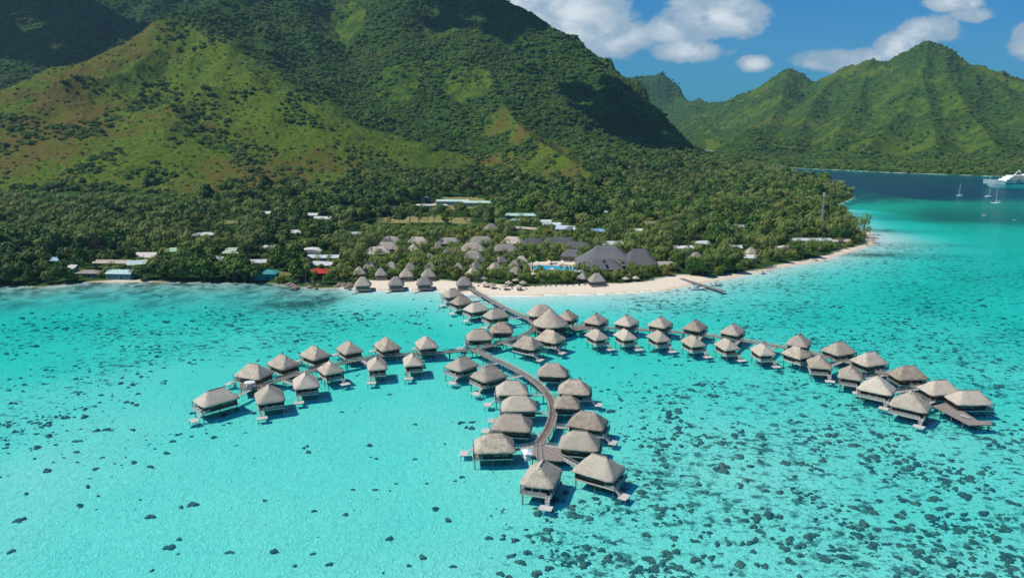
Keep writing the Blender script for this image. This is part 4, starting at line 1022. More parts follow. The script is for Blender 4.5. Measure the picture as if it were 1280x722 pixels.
houses = [
    (66, 323, 5, 9, 7, 2.8, 1.6, LB, WH, 'pale blue roofed house among the trees near the left edge', 'gable'),
    (88, 332, -10, 10, 7, 2.6, 1.4, WH, LG, 'whitish roof behind the shore bush on the left', 'gable'),
    (111, 338.5, 0, 13, 7, 2.4, 1.6, GY_, GY_, 'brown grey low roof by the small left beach', 'hip'),
    (152, 338.5, -4, 15, 8, 3.6, 1.6, (.48, .66, .62), (.10, .28, .30), 'pale teal roofed house with teal wall on the small left beach', 'gable'),
    (142, 326, -3, 24, 8, 2.8, 1.3, CR, CR, 'long tan roofed house behind the small left beach', 'gable'),
    (171, 327, 25, 11, 8, 3.0, 1.8, (.50, .66, .60), WH, 'pale green roofed house beside the long tan one', 'gable'),
    (184, 317.5, 0, 13, 10, 3.0, 2.4, (.66, .60, .56), WH, 'pinkish white roofed house left of the green roofed one', 'gable'),
    (217, 311, 12, 14, 10, 3.0, 2.0, PG, CR, 'light green roofed house above the big shoreline grove', 'hip'),
    (255, 291.5, 10, 17, 9, 2.8, 1.6, WH, WH, 'white roofed house standing alone high on the left', 'hip'),
    (291, 312, 3, 12, 9, 2.8, 2.8, (.44, .56, .42), (.46, .34, .24), 'green roofed house with a brown gable above the grove', 'gable'),
    (274, 321.5, -20, 8, 6, 2.6, 1.2, WH, WH, 'small white roof below the brown gabled house', 'gable'),
    (320, 325.5, 8, 13, 7, 2.8, 1.4, LG, WH, 'pale grey roofed house behind the teal one', 'gable'),
    (333, 338.5, 4, 13, 9, 3.4, 2.0, TL, (.06, .36, .38), 'bright teal house with a teal roof on the lawn by the water', 'hip'),
    (374, 288.5, 10, 16, 9, 2.8, 1.6, WH, WH, 'white roofed house above the centre left trees', 'gable'),
    (332, 264, 0, 9, 7, 2.8, 1.4, WH, WH, 'tiny white roof high in the forest on the left', 'gable'),
    (390, 266.5, -5, 11, 8, 2.8, 1.4, WH, WH, 'left of the two white roofs high in the forest', 'gable'),
    (404, 271, -10, 15, 8, 2.8, 1.4, WH, WH, 'right of the two white roofs high in the forest', 'gable'),
    (336, 307.5, 0, 10, 7, 2.8, 1.2, WH, LG, 'white roof showing between crowns left of the centre', 'gable'),
    (389, 312.5, 0, 15, 9, 2.4, 2.6, WH, WH, 'white round topped roof behind the red house', 'dome'),
    (386, 319, 0, 9, 6, 2.4, 1.0, (.60, .68, .70), WH, 'small pale blue roof under the round topped one', 'gable'),
    (408, 319.5, 0, 17, 8, 2.8, 1.2, (.62, .66, .68), WH, 'long pale grey roof right of the round topped one', 'gable'),
    (405, 328, -12, 13, 9, 2.8, 1.4, WH, WH, 'white roof directly behind the red house', 'gable'),
    (397, 337.5, 4, 13, 9, 3.6, 2.0, (.46, .035, .022), (.28, .03, .02), 'red house with a bright red roof above the rocks', 'hip'),
    (444, 290.5, 0, 8, 6, 2.6, 1.0, LG, LG, 'grey roof half hidden in the trees left of the dry field', 'gable'),
    (492, 239, 0, 10, 7, 2.8, 1.4, WH, WH, 'small white roof up behind the water tanks', 'gable'),
    (650, 267.5, -2, 36, 11, 3.6, 1.4, (.46, .66, .56), (.22, .34, .30), 'long pale green shed roof right of the dry field', 'gable'),
    (641, 274, -2, 12, 7, 2.6, .9, (.40, .58, .54), LG, 'short green roof just below the long shed', 'gable'),
    (682, 275.5, -2, 15, 8, 2.8, 1.2, WH, WH, 'white roof right of the long green shed', 'gable'),
    (690, 279, -5, 15, 8, 2.8, 1.2, (.60, .68, .72), WH, 'pale blue roof just in front of the white one', 'gable'),
    (709, 283.5, -18, 17, 12, 3.0, 2.2, (.52, .60, .68), WH, 'tall light blue roofed house behind the lobby', 'gable'),
    (659, 284.5, -25, 22, 7, 2.6, 1.0, CR, CR, 'long sandy roof behind the dark lobby', 'gable'),
    (747, 287, -5, 11, 8, 2.8, 1.6, (.22, .40, .56), WH, 'mid blue roofed house in the forest', 'gable'),
    (754, 264, 0, 9, 7, 2.8, 1.2, (.46, .58, .50), LG, 'small greenish roof high behind the blue one', 'gable'),
    (798, 286.5, 0, 10, 7, 2.8, 1.2, WH, WH, 'white roof alone right of the blue roofed house', 'gable'),
    (812, 277.5, 0, 12, 8, 2.8, 1.4, CR, CR, 'cream roof alone on the slope right of centre', 'hip'),
    (766, 303, 0, 14, 8, 4.0, 2.0, LG, WH, 'pale roof rising directly behind the restaurant', 'gable'),
    (854, 308, 0, 13, 8, 2.8, 1.2, WH, WH, 'low white roof above the jetty', 'gable'),
    (881, 302, 6, 15, 10, 3.0, 1.8, (.56, .62, .66), WH, 'large pale hipped roof right of the low white one', 'hip'),
    (919, 307.5, 0, 8, 6, 2.8, 1.4, (.60, .66, .68), WH, 'small pale roof in the trees near the grey hut', 'gable'),
    (936, 319.5, -10, 8, 7, 3.4, 1.6, WH, WH, 'white gabled house just in front of the grey hut', 'gable'),
    (926, 282, 0, 15, 8, 2.8, 1.2, (.40, .46, .58), LG, 'blue grey roof deep in the forest on the right', 'gable'),
    (982, 308, 5, 12, 8, 2.8, 1.6, (.66, .60, .56), WH, 'pinkish white roof close to the right hand shore', 'hip'),
    (1006, 298.5, -2, 38, 8, 2.8, 1.2, (.52, .54, .52), LG, 'long pale grey roof near the tip of the point', 'gable'),
    (1050, 300, 3, 14, 7, 2.6, 1.2, (.50, .42, .34), LG, 'brownish roof nearest the tip of the point', 'gable'),
    (1006, 270, 0, 6, 5, 2.6, 1.4, (.66, .60, .50), WH, 'tiny cream roof by the radio mast', 'hip'),
    (540, 254.5, -4, 30, 9, 2.6, .8, WH, LG, 'long low white roof left of the green school blocks', 'gable'),
    (566, 249.5, -4, 32, 10, 4.0, 1.2, (.52, .70, .60), (.34, .46, .40), 'left of the two pale green school blocks', 'gable'),
    (600, 251.5, -4, 33, 10, 4.0, 1.2, (.52, .70, .60), (.34, .46, .40), 'right of the two pale green school blocks', 'gable'),
]
for h in houses: house(*h)
# water tanks
for px, lab in ((527, 'left of the two grey green water tanks on the hillside clearing'), (534.5, 'right of the two water tanks, darker and taller')):
    g = ground_px(px, 241, 2.5); tk = empty('water_tank', g); tag(tk, lab, 'water tank', 'water tanks')
    q = MB(); q.tube((0, 0, -1), (0, 0, 4.6), 3.3, n=20); q.build('shell', paint((.24, .30, .27)), tk, True)
    q = MB(); q.tube((0, 0, 4.605), (0, 0, 5.5), 3.4, .4, n=20); q.build('lid', paint((.46, .50, .47)), tk); site(g.x, g.y, 4, g.z + 1)
# radio mast
g = ground_px(1026, 290, 0); ms = empty('radio_mast', g); tag(ms, 'tall grey lattice radio mast above the trees of the point', 'radio mast')
q = MB(); hm = 33.0
for a_ in range(3):
    x0, y0 = 1.3 * math.cos(a_ * 2.094), 1.3 * math.sin(a_ * 2.094); x1, y1 = x0 * .3, y0 * .3
    q.tube((x0, y0, -1), (x1, y1, hm), .14, .10, 6)
    for k in range(16):
        z0, z1 = k * 2, k * 2 + 2; s0, s1 = 1 - .7 * z0 / hm, 1 - .7 * z1 / hm; x2, y2 = 1.3 * math.cos((a_ + 1) * 2.094), 1.3 * math.sin((a_ + 1) * 2.094)
        q.tube((x0 * s0, y0 * s0, z0), (x2 * s1, y2 * s1, z1), .06, n=4); q.tube((x0 * s0, y0 * s0, z0), (x2 * s0, y2 * s0, z0), .05, n=4)
q.build('lattice', paint((.42, .43, .42)), ms)
for k in range(3): q = MB(); a_ = k * 2.1; q.box(.9 * math.cos(a_) - .2, .9 * math.cos(a_) + .2, .9 * math.sin(a_) - .2, .9 * math.sin(a_) + .2, hm - 3, hm - .6); q.build('antenna', m_white, ms)
site(g.x, g.y, 3, g.z + 9)

# pool with its paving, parasols and loungers
pc = at(693, 335, 2.0); pz = Hat(pc.x, pc.y) + .25
pool = empty('swimming_pool', (pc.x, pc.y, pz)); tag(pool, 'bright blue free form swimming pool with pale paving behind the beach', 'swimming pool')
def blob_ring(rx, ry, z, n=40, ph=0.0): return [(rx * math.cos(a_) * (1 + .16 * math.cos(2 * a_ + 1 + ph) + .1 * math.cos(3 * a_)), ry * math.sin(a_) * (1 + .16 * math.cos(2 * a_ + 1 + ph)), z) for a_ in [2 * math.pi * k / n for k in range(n)]]
q = MB(); q.rings([blob_ring(18.5, 14.5, -2.0), blob_ring(18.5, 14.5, .05), blob_ring(13.5, 9.2, .05), blob_ring(13.5, 9.2, -.25)], cap=False); q.build('paving', simple('pool_paving', (.56, .50, .42), (.46, .40, .33), .8), pool)
m_pool, nt, b = mat_new('pool_water'); b.inputs['Base Color'].default_value = (.03, .42, .62, 1); b.inputs['Roughness'].default_value = .08; b.inputs['Specular IOR Level'].default_value = .5
q = MB(); q.add(blob_ring(13.5, 9.2, -.12), [tuple(range(40))]); q.build('pool_surface', m_pool, pool)
site(pc.x, pc.y, 14, pz - 1.0)
m_canvas = simple('parasol_canvas', (.76, .72, .62), (.66, .62, .52), 1.0, .8)
def parasol(mat, r, name, top):
    root = empty(name, (0, 0, 0)); q = MB(); n = 12
    if top == 'thatch': q = cone_roof(r, 2.1, 3.3, 3, 12, .3)
    else:
        q.rings([[(r * .97 * math.cos(2 * math.pi * k / n), r * .97 * math.sin(2 * math.pi * k / n), 2.16) for k in range(n)], [(r * math.cos(2 * math.pi * k / n), r * math.sin(2 * math.pi * k / n), 2.2) for k in range(n)], [(.08 * math.cos(2 * math.pi * k / n), .08 * math.sin(2 * math.pi * k / n), 2.95) for k in range(n)]])
    q.build('shade', mat, root); q = MB(); q.tube((0, 0, -.3), (0, 0, 2.3), .07, n=6); q.build('pole', m_rail, root); return root
pp = None
for k in (0, 1, 2, 4, 6, 8, 9, 10, 12):
    a_ = [2.95, 2.6, 2.3, 2.0, 1.75, 1.5, 1.2, .95, .65, .35, 3.4, 5.6, 4.6][k]
    o = parasol(m_canvas, 1.45, 'pool_parasol', 'canvas') if pp is None else copy_tree(pp); pp = pp or o
    o.location = (pc.x + 16.2 * math.cos(a_), pc.y + 12 * math.sin(a_), pz); o.rotation_euler.z = a_; tag(o, 'cream canvas parasol at the edge of the swimming pool', 'parasol', 'cream parasols round the pool')
pp = None
for k, (px, py) in enumerate([(606, 353), (615, 355), (631, 356.5), (636, 352), (648, 357), (654, 352), (605, 347), (666, 341), (644, 348.5), (782, 347), (795, 346)]):
    g = ground_px(px, py, 2.5); o = parasol(m_thatch, 2.3, 'thatched_parasol', 'thatch') if pp is None else copy_tree(pp); pp = pp or o
    o.location = g; tag(o, 'small round thatched sunshade standing on the white beach sand', 'sunshade', 'thatched sunshades on the beach'); site(g.x, g.y, 3, g.z + .5)
lb = None
m_loung = simple('dark_lounger', (.10, .085, .07), (.06, .05, .045), 1)
for k in range(34):
    px = [662, 675, 688, 702, 717, 724, 737, 731, 651, 640, 625, 610, 598, 668, 681, 696][k % 16] + (0, 7, 4)[k // 16]; py = [357, 356.8, 356.5, 356, 356, 355, 355.5, 350.5, 360.5, 360, 361, 359, 357, 350.5, 351.5, 352][k % 16] + (0, .3, -3.5)[k // 16]
    g = ground_px(px, py, .3); o = lounger(m_loung, 'beach_lounger') if lb is None else copy_tree(lb); lb = lb or o
    o.location = g; o.rotation_euler.z = R(90 + rng.uniform(-25, 25)); tag(o, 'dark wooden beach lounger lying on the white sand facing the sea', 'beach lounger', 'dark loungers on the beach')
# orange kayaks
def kayak(mat):
    q = MB(); q.rings([[(x, w * math.cos(a_) * 1.0, .2 + .18 * math.sin(a_) + .05 * (x / 2) ** 2) for a_ in [2 * math.pi * k / 8 for k in range(8)]] for x, w in ((-2, .03), (-1.4, .26), (-.5, .38), (.5, .38), (1.4, .26), (2, .03))])
    root = q.build('kayak', mat, None, True); c = MB(); c.tube((0, 0, .36), (0, 0, .41), .28, .26, 10); c.build('cockpit', m_dark, root); return root
kp = None
for k, (px, py) in enumerate([(833, 340.5), (835, 340), (837, 339.5), (831, 342), (839, 341.5)]):
    g = ground_px(px, py, .2); o = kayak(paint((.72, .16, .04), .4)) if kp is None else copy_tree(kp); kp = kp or o
    o.location = g; o.rotation_euler.z = R(25 + 8 * k); tag(o, 'orange kayak pulled up on the sand near the jetty', 'kayak', 'orange kayaks on the beach')
# jetty and its boats
ja, jb = at(851, 348, 1.0), at(905, 364, 1.0); jt = empty('jetty', (ja.x, ja.y, 0)); tag(jt, 'low grey wooden jetty running out from the beach at a slant', 'jetty')
q = MB(); v_ = jb - ja; v_.z = 0; q.bar((0, 0, .95), (v_.x, v_.y, .95), 3.0, .2)
t_ = v_.normalized(); s_ = Vector((t_.y, -t_.x, 0))
n = int(v_.length / .6)
for k in range(n): c = v_ * ((k + .5) / n); q.bar(c - s_ * 1.5 + Vector((0, 0, 1.085)), c + s_ * 1.5 + Vector((0, 0, 1.085)), .5, .05)
q.build('planking', m_plank, jt)
for k in range(12):
    for s in (-1, 1): c = v_ * (k / 11) + s_ * 1.3 * s; q = MB(); q.tube((c.x, c.y, -2), (c.x, c.y, .85), .15, n=6); q.build('pile', m_stilt, jt)
def motorboat(L_=7, name='motor_boat'):
    root = empty(name, (0, 0, 0)); q = MB(); W_ = L_ * .17; rings_ = []
    for x, w, h, kz in ((-.5, .92, .62, .0), (-.2, 1, .64, -.0), (.1, .98, .68, 0), (.3, .78, .74, .02), (.43, .4, .82, .12), (.5, .04, .9, .5)):
        rings_.append([(x * L_, -w * W_, h), (x * L_, -w * W_ * .8, kz), (x * L_, 0, kz - .25 + .2 * (kz > .1)), (x * L_, w * W_ * .8, kz), (x * L_, w * W_, h), (x * L_, w * W_ * .86, h), (x * L_, w * W_ * .7, h - .35), (x * L_, -w * W_ * .7, h - .35), (x * L_, -w * W_ * .86, h)])
    q.rings(rings_); q.build('hull', m_white, root, False)
    q = MB(); q.box(-.12 * L_, .08 * L_, -.5, .5, .3, 1.1); q.build('console', m_white, root)
    q = MB(); q.add([(.06 * L_, -.5, 1.1), (.06 * L_, .5, 1.1), (-.02 * L_, .42, 1.55), (-.02 * L_, -.42, 1.55)], [(0, 1, 2, 3)]); q.build('windscreen', m_glass, root)
    q = MB(); q.box(-.35 * L_, .0, -.9, .9, 2.0, 2.06)
    for x in (-.34, -.01):
        for y in (-.85, .85): q.tube((x * L_, y, .6), (x * L_, y, 2.0), .03, n=5)
    q.build('sunshade', paint((.20, .30, .34)), root)
    q = MB(); q.box(-.57 * L_, -.5 * L_, -.22, .22, .25, 1.05); q.build('outboard_motor', m_dark, root); return root
mbp = motorboat()
for px, py, rz_, sc, lab in ((872, 361.5, 8, 1.3, 'white motor boat moored on the left side of the jetty'), (894, 356.5, 195, 1.1, 'small white boat with a dark shade moored on the right side of the jetty'), (954, 342, 30, .8, 'little white boat floating close to the sand right of the jetty')):
    o = mbp if px == 872 else copy_tree(mbp); g = at(px, py, 0); o.location = (g.x, g.y, .02); o.rotation_euler.z = R(rz_); o.scale = (sc,) * 3; tag(o, lab, 'motor boat', 'motor boats')
# sailing boats
def sailboat(L_=11, mast=15):
    root = empty('sailing_boat', (0, 0, 0)); q = MB(); rings_ = []
    for x, w, h, kz in ((-.5, .55, .9, .25), (-.3, .85, .9, -.1), (0, 1, .95, -.3), (.25, .8, 1.05, -.2), (.42, .38, 1.2, .1), (.5, .03, 1.3, .6)):
        W_ = L_ * .15; rings_.append([(x * L_, -w * W_, h), (x * L_, -w * W_ * .7, kz), (x * L_, w * W_ * .7, kz), (x * L_, w * W_, h)])
    q.rings(rings_); q.build('hull', m_white, root, True)
    q = MB(); q.rings([[(-.2 * L_, -.9, .9), (.2 * L_, -.6, 1.0), (.2 * L_, .6, 1.0), (-.2 * L_, .9, .9)], [(-.2 * L_, -.75, 1.5), (.12 * L_, -.45, 1.45), (.12 * L_, .45, 1.45), (-.2 * L_, .75, 1.5)]]); q.build('cabin', m_white, root)
    q = MB(); q.tube((.08 * L_, 0, .9), (.08 * L_, 0, mast), .17, .10, 8); q.build('mast', m_white, root)
    q = MB(); q.tube((.07 * L_, 0, 2.3), (-.36 * L_, 0, 2.2), .16, n=8); q.build('boom', m_white, root)
    q = MB(); q.tube((.5 * L_, 0, 1.3), (.08 * L_, 0, mast - .4), .07, n=5); q.tube((-.5 * L_, 0, 1.0), (.08 * L_, 0, mast - .1), .025, n=4)
    for s in (-1, 1): q.tube((.06 * L_, s * 1.5, 1.0), (.08 * L_, 0, mast - 1), .025, n=4)
    q.build('rigging', m_rail, root); return root
sbp = sailboat()
for k, (px, py, rz_, sc, lab) in enumerate(((1199.5, 245, 200, 1.0, 'white sailing boat with bare mast, leftmost of the three off the point'), (1235.5, 246, 10, .95, 'white sailing boat with bare mast lying just under the ship'), (1245.5, 254.5, 185, 1.12, 'largest and nearest sailing boat with a tall white mast'))):
    o = sbp if k == 0 else copy_tree(sbp); g = at(px, py, 0); o.location = (g.x, g.y, 0); o.rotation_euler.z = R(rz_); o.scale = (sc,) * 3; tag(o, lab, 'sailing boat', 'sailing boats at anchor')
o = copy_tree(mbp); g = at(1230.5, 269.5, 0); o.location = (g.x, g.y, 0); o.rotation_euler.z = R(40); o.scale = (1.0,) * 3; tag(o, 'small white launch alone on the blue channel below the sailing boats', 'motor boat', 'motor boats')
o = copy_tree(mbp); g = at(1252, 206, 0)
o.location = (*at(1268, 275, 0).xy, 0); o.scale = (.6,) * 3; tag(o, 'tiny white launch near the right edge of the lagoon', 'motor boat', 'motor boats')
# cruise ship, bow to the left
sa = at(1228, 233.5, 0); LS = 118.0
ship = empty('cruise_ship', (sa.x + LS / 2, sa.y, 0), math.pi); tag(ship, 'large white cruise ship with raked mast anchored in the bay at the right edge', 'cruise ship')
def hullring(x, w, top, kz, W_=9.0): return [(x, -w * W_, top), (x, -w * W_ * .92, top * .45), (x, -w * W_ * .75, kz), (x, w * W_ * .75, kz), (x, w * W_ * .92, top * .45), (x, w * W_, top)]
q = MB(); h = LS / 2
q.rings([hullring(-h, .8, 8, 1.5), hullring(-h + 6, .95, 8, -1), hullring(-20, 1, 8, -2), hullring(20, 1, 8, -2), hullring(h - 26, .86, 8.6, -2), hullring(h - 14, .5, 9.4, -1), hullring(h - 7, .24, 9.9, 1.0), hullring(h, .02, 10.4, 9.2)]); m_ship = paint((.82, .84, .84), .35); q.build('hull', m_ship, ship)
q = MB(); q.box(-h + 8, h - 26, -9.06, 9.06, 4.4, 5.2); q.box(-h + 8, h - 38, -9.07, 9.07, 6.3, 7.2); q.build('window_band', m_glass, ship)
for k, (x0, x1, w, z0, z1, nm) in enumerate([(-h + 6, h - 25, 8.6, 8, 10.6, 'main_deck'), (-h + 12, h - 29, 8.0, 10.605, 13.2, 'upper_deck'), (-h + 26, h - 33, 7.2, 13.205, 15.4, 'bridge_deck')]):
    q = MB(); q.rings([[(x0, -w, z0), (x1, -w, z0), (x1 + 1.5, -w * .6, z0), (x1 + 1.5, w * .6, z0), (x1, w, z0), (x0, w, z0)], [(x0, -w, z1), (x1 - 1.5, -w, z1), (x1, -w * .6, z1), (x1, w * .6, z1), (x1 - 1.5, w, z1), (x0, w, z1)]])
    dkk = q.build(nm, m_ship, ship); q = MB(); q.box(x0 + 1, x1 - 2, -w - .08, w + .08, z0 + .9, z0 + 1.9); q.build('windows', m_glass, dkk)
q = MB(); q.rings([[(-4, -3.5, 15.4), (8, -3.0, 15.4), (8, 3.0, 15.4), (-4, 3.5, 15.4)], [(-8, -2.6, 20), (0, -2.2, 20), (0, 2.2, 20), (-8, 2.6, 20)]]); q.build('funnel', m_ship, ship)
q = MB(); q.tube((h - 40, 0, 15.4), (h - 47, 0, 22.5), .9, .35, 8); q.tube((h - 50, 0, 15.4), (h - 47, 0, 22.4), .4, .3, 6); q.box(h - 47.5, h - 46.5, -3, 3, 20.2, 20.7); q.build('mast', m_ship, ship)
for x in (-10, 4, 18): 
    for s in (-1, 1):
        q = MB(); q.rings([[(x + a_, s * 9.1 + b_ * .8, 10.9 + .9 * k) for a_, b_ in ((-3, 0), (-2, -1), (2, -1), (3, 0), (2, 1), (-2, 1))] for k in (0, 1)]); q.build('lifeboat', paint((.72, .34, .08)), ship)
q = MB(); q.tube((h - 9, 0, 9.9), (h - 9, 0, 14), .2, n=6); q.build('jackstaff', m_ship, ship)
# rocks below the red house
m_rock = simple('shore_rock', (.30, .25, .20), (.16, .13, .10), .6, .95, .1, .8, 2)
rp_ = None; rg = random.Random(44)
for k in range(46):
    px = rg.choice([rg.uniform(355, 435), rg.uniform(362, 400), rg.uniform(60, 110), rg.uniform(415, 440)]); py = 357.5 + rg.uniform(-9, 3.5) if 355 < px < 412 else 357 + rg.uniform(-3, 4)
    if px < 120: py = 350 + rg.uniform(-5, 5)
    g = ground_px(px, py, 0)
    if rp_ is None:
        q = MB(); q.rings([[(rad * math.cos(a_) * (1 + rg.uniform(-.2, .2)), rad * math.sin(a_) * (1 + rg.uniform(-.2, .2)), z) for a_ in [2 * math.pi * j / 9 for j in range(9)]] for rad, z in ((.9, -.7), (1.1, 0), (.85, .55), (.35, .85))]); rp_ = q.build('boulder', m_rock); o = rp_
    else: o = rp_.copy(); col.objects.link(o)
    o.location = (g.x, g.y, g.z - .1); o.rotation_euler.z = rg.uniform(0, 6); s = rg.uniform(.7, 2.1) if px > 200 else rg.uniform(.4, .9); o.scale = (s * 1.3, s, s * .8)
    tag(o, 'brown grey boulder on the shore below the village houses', 'boulder', 'boulders along the left shore')
# ------------------------------------------------------------------ vegetation
def leaf_mat(name, c1, c2, c3, transl=0.0):
    m, nt, b = mat_new(name)
    tcn = N(nt, 'ShaderNodeTexCoord'); oi = N(nt, 'ShaderNodeObjectInfo')
    geo = N(nt, 'ShaderNodeNewGeometry')
    n1 = NOISE(nt, tcn.outputs['Object'], 0.9, 3, 0.6)
    base = MIX(nt, RAMP(nt, n1.outputs[0], 0.35, 0.65), c1, c2)
    base = MIX(nt, M(nt, 'MULTIPLY', M(nt, 'POWER', oi.outputs['Random'], 2.2), 0.9), base, c3)
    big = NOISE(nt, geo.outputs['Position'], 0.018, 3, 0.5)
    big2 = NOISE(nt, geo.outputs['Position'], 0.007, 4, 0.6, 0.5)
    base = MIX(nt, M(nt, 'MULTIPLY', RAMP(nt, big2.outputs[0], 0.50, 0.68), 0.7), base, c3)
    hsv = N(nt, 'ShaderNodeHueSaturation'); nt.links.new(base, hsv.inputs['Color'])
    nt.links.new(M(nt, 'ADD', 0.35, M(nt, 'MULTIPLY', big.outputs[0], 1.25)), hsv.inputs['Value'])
    nt.links.new(hsv.outputs[0], b.inputs['Base Color'])
    b.inputs['Roughness'].default_value = 0.75; b.inputs['Specular IOR Level'].default_value = 0.25
    return m
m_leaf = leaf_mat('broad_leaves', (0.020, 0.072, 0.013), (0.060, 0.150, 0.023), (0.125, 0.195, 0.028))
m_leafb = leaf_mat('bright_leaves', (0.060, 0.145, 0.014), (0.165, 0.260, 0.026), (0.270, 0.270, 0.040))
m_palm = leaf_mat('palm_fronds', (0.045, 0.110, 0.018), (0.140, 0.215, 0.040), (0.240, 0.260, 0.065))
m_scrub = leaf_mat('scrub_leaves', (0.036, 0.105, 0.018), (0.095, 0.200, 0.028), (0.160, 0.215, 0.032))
m_bark = simple('bark', (0.17, 0.14, 0.11), (0.09, 0.07, 0.055), 1.5, .95)
m_twig = simple('bare_twigs', (0.15, 0.135, 0.10), (0.10, 0.095, 0.07), 1.0, .95)

def leafy(seed, r=4.5, hgt=7.5, base=2.4, lobes=10, leaves=70, ls=0.75, flat=.8):
    """crown: an uneven heap of leaf clumps with gaps, returned as vertices and quads; centred on the trunk foot"""
    q = np.random.RandomState(seed); V = []; F = []
    ctr = []
    for i in range(lobes):
        a = q.rand() * 6.28; rad = r * .62 * math.sqrt(q.rand()); hz = base + (hgt - base) * (0.25 + .62 * q.rand() * (1 - .45 * rad / r))
        ctr.append((rad * math.cos(a), rad * math.sin(a), hz, r * (.30 + .26 * q.rand())))
    for cx_, cy_, cz, cr in ctr:
        n = int(leaves * (cr / (r * .43)) ** 2)
        d = q.randn(n, 3); d /= np.linalg.norm(d, axis=1)[:, None]; d[:, 2] = np.where(d[:, 2] < -.35, -d[:, 2], d[:, 2])
        rad = cr * (0.72 + .36 * q.rand(n)); pos = np.array([cx_, cy_, cz]) + d * rad[:, None] * np.array([1, 1, flat])
        nr = d + .55 * q.randn(n, 3); nr /= np.linalg.norm(nr, axis=1)[:, None]
        t = np.cross(nr, q.randn(n, 3)); t /= np.linalg.norm(t, axis=1)[:, None]; bt = np.cross(nr, t)
        s = (ls * (.6 + .8 * q.rand(n)))[:, None]
        for k in range(n):
            b0 = len(V); V += [pos[k] - t[k] * s[k] * .9, pos[k] - bt[k] * s[k] * .55, pos[k] + t[k] * s[k] * .9, pos[k] + bt[k] * s[k] * .55]; F.append((b0, b0 + 1, b0 + 2, b0 + 3))
        # dense inner mass of the clump
        m_ = 6; b0 = len(V)
        for j in range(4):
            ph = (j + .5) / 4 * math.pi
            for i in range(m_):
                a = 2 * math.pi * i / m_; rr_ = cr * .80 * (1 + .16 * q.randn())
                V.append(np.array([cx_ + rr_ * math.sin(ph) * math.cos(a), cy_ + rr_ * math.sin(ph) * math.sin(a), cz + rr_ * math.cos(ph) * flat]))
        for j in range(3):
            for i in range(m_): F.append((b0 + j * m_ + i, b0 + (j + 1) * m_ + i, b0 + (j + 1) * m_ + (i + 1) % m_, b0 + j * m_ + (i + 1) % m_))
    return np.array(V), np.array(F), ctr
def trunk_mb(ctr, base, seed, r0=.35):
    q = random.Random(seed); mb = MB(); top = Vector((q.uniform(-.3, .3), q.uniform(-.3, .3), base + .6)); mb.tube((0, 0, -1.2), top, r0, r0 * .7, 7)
    for c in ctr[:6]: mb.tube(top, (c[0] * .8, c[1] * .8, c[2]), r0 * .45, r0 * .12, 5)
    return mb
def palm_crown(seed, nf=17, L_=3.9, z=0.0, fine=True):
    q = random.Random(seed); V = []; F = []
    for k in range(nf):
        a = 6.283 * k / nf + q.uniform(-.2, .2); el = q.uniform(-.35, 1.15); LL = L_ * q.uniform(.85, 1.12)
        d = Vector((math.cos(a), math.sin(a), 0)); s = Vector((-math.sin(a), math.cos(a), 0)); p = Vector((0, 0, z)); ns = 6; ang_ = el; spine = []
        for i in range(ns + 1):
            spine.append((p.copy(), ang_)); ang_ -= .40 + .05 * i * .5; p = p + (d * math.cos(ang_) + Vector((0, 0, math.sin(ang_)))) * LL / ns
        for i in range(ns):
            (p0, a0), (p1, a1) = spine[i], spine[i + 1]; w0 = .68 * math.sin(math.pi * (i + .35) / (ns + .6)); w1 = .68 * math.sin(math.pi * (i + 1.35) / (ns + .6))
            for sd in (-1, 1):
                for h_ in range(3):      # separate leaflets along the rib
                    u0, u1 = h_ / 3, (h_ + .62) / 3
                    A, B = p0.lerp(p1, u0), p0.lerp(p1, u1); w = w0 + (w1 - w0) * u0; fw = (p1 - p0) * .55
                    b0 = len(V); dr = Vector((0, 0, -.38 * w))
                    V += [A, B, B + s * sd * w + dr + fw, A + s * sd * w * .96 + dr + fw]; F.append((b0, b0 + 1, b0 + 2, b0 + 3))
    return np.array([tuple(v_) for v_ in V]), np.array(F)
def palm_trunk(h, lean, seed):
    q = random.Random(seed); mb = MB(); n = 6; az = q.uniform(0, 6.28); rings_ = []
    for i in range(n + 1):
        t = i / n; x = lean * t * t; rad = .20 - .08 * t + (.12 if i == 0 else 0); rings_.append([(x * math.cos(az) + rad * math.cos(a), x * math.sin(az) + rad * math.sin(a), h * t - (.8 if i == 0 else 0)) for a in [6.283 * j / 7 for j in range(7)]])
    mb.rings(rings_); return mb, (lean * math.cos(az), lean * math.sin(az))

tree_parts = {}
def proto_mesh(name, V, F, mat):
    o = mesh_np(name, V, F, mat); return o
kinds = []
# every kind: (key, crown mesh, trunk mesh)
def make_kind(key, kind, seed, **kw):
    if kind == 'palm':
        h = kw.get('h', 10); tm, (lx, ly) = palm_trunk(h, kw.get('lean', 1.2), seed)
        V, F = palm_crown(seed, z=h, L_=kw.get('L', 5.0), nf=kw.get('nf', 17)); V = V + np.array([lx, ly, 0])
        mat = m_palm; hh = h + 1.2
    else:
        V, F, ctr = leafy(seed, **{k: v_ for k, v_ in kw.items() if k not in ('mat',)}); tm = trunk_mb(ctr, kw.get('base', 2.4), seed); mat = kw.get('mat', m_leaf); hh = V[:, 2].max()
    me = bpy.data.meshes.new(key + '_crown'); me.from_pydata(V.tolist(), [], F.tolist()); me.materials.append(mat); me.update()
    mt = bpy.data.meshes.new(key + '_trunk'); mt.from_pydata([tuple(p) for p in tm.v], [], tm.f); mt.materials.append(m_bark if kind != 'bare' else m_twig); mt.update()
    tree_parts[key] = (me, mt, hh, kind)
for s in range(4): make_kind('palm%d' % s, 'palm', 10 + s, h=[9, 11, 12.5, 7][s], lean=[.8, 2.2, 1.2, .4][s], nf=[11, 12, 10, 10][s])
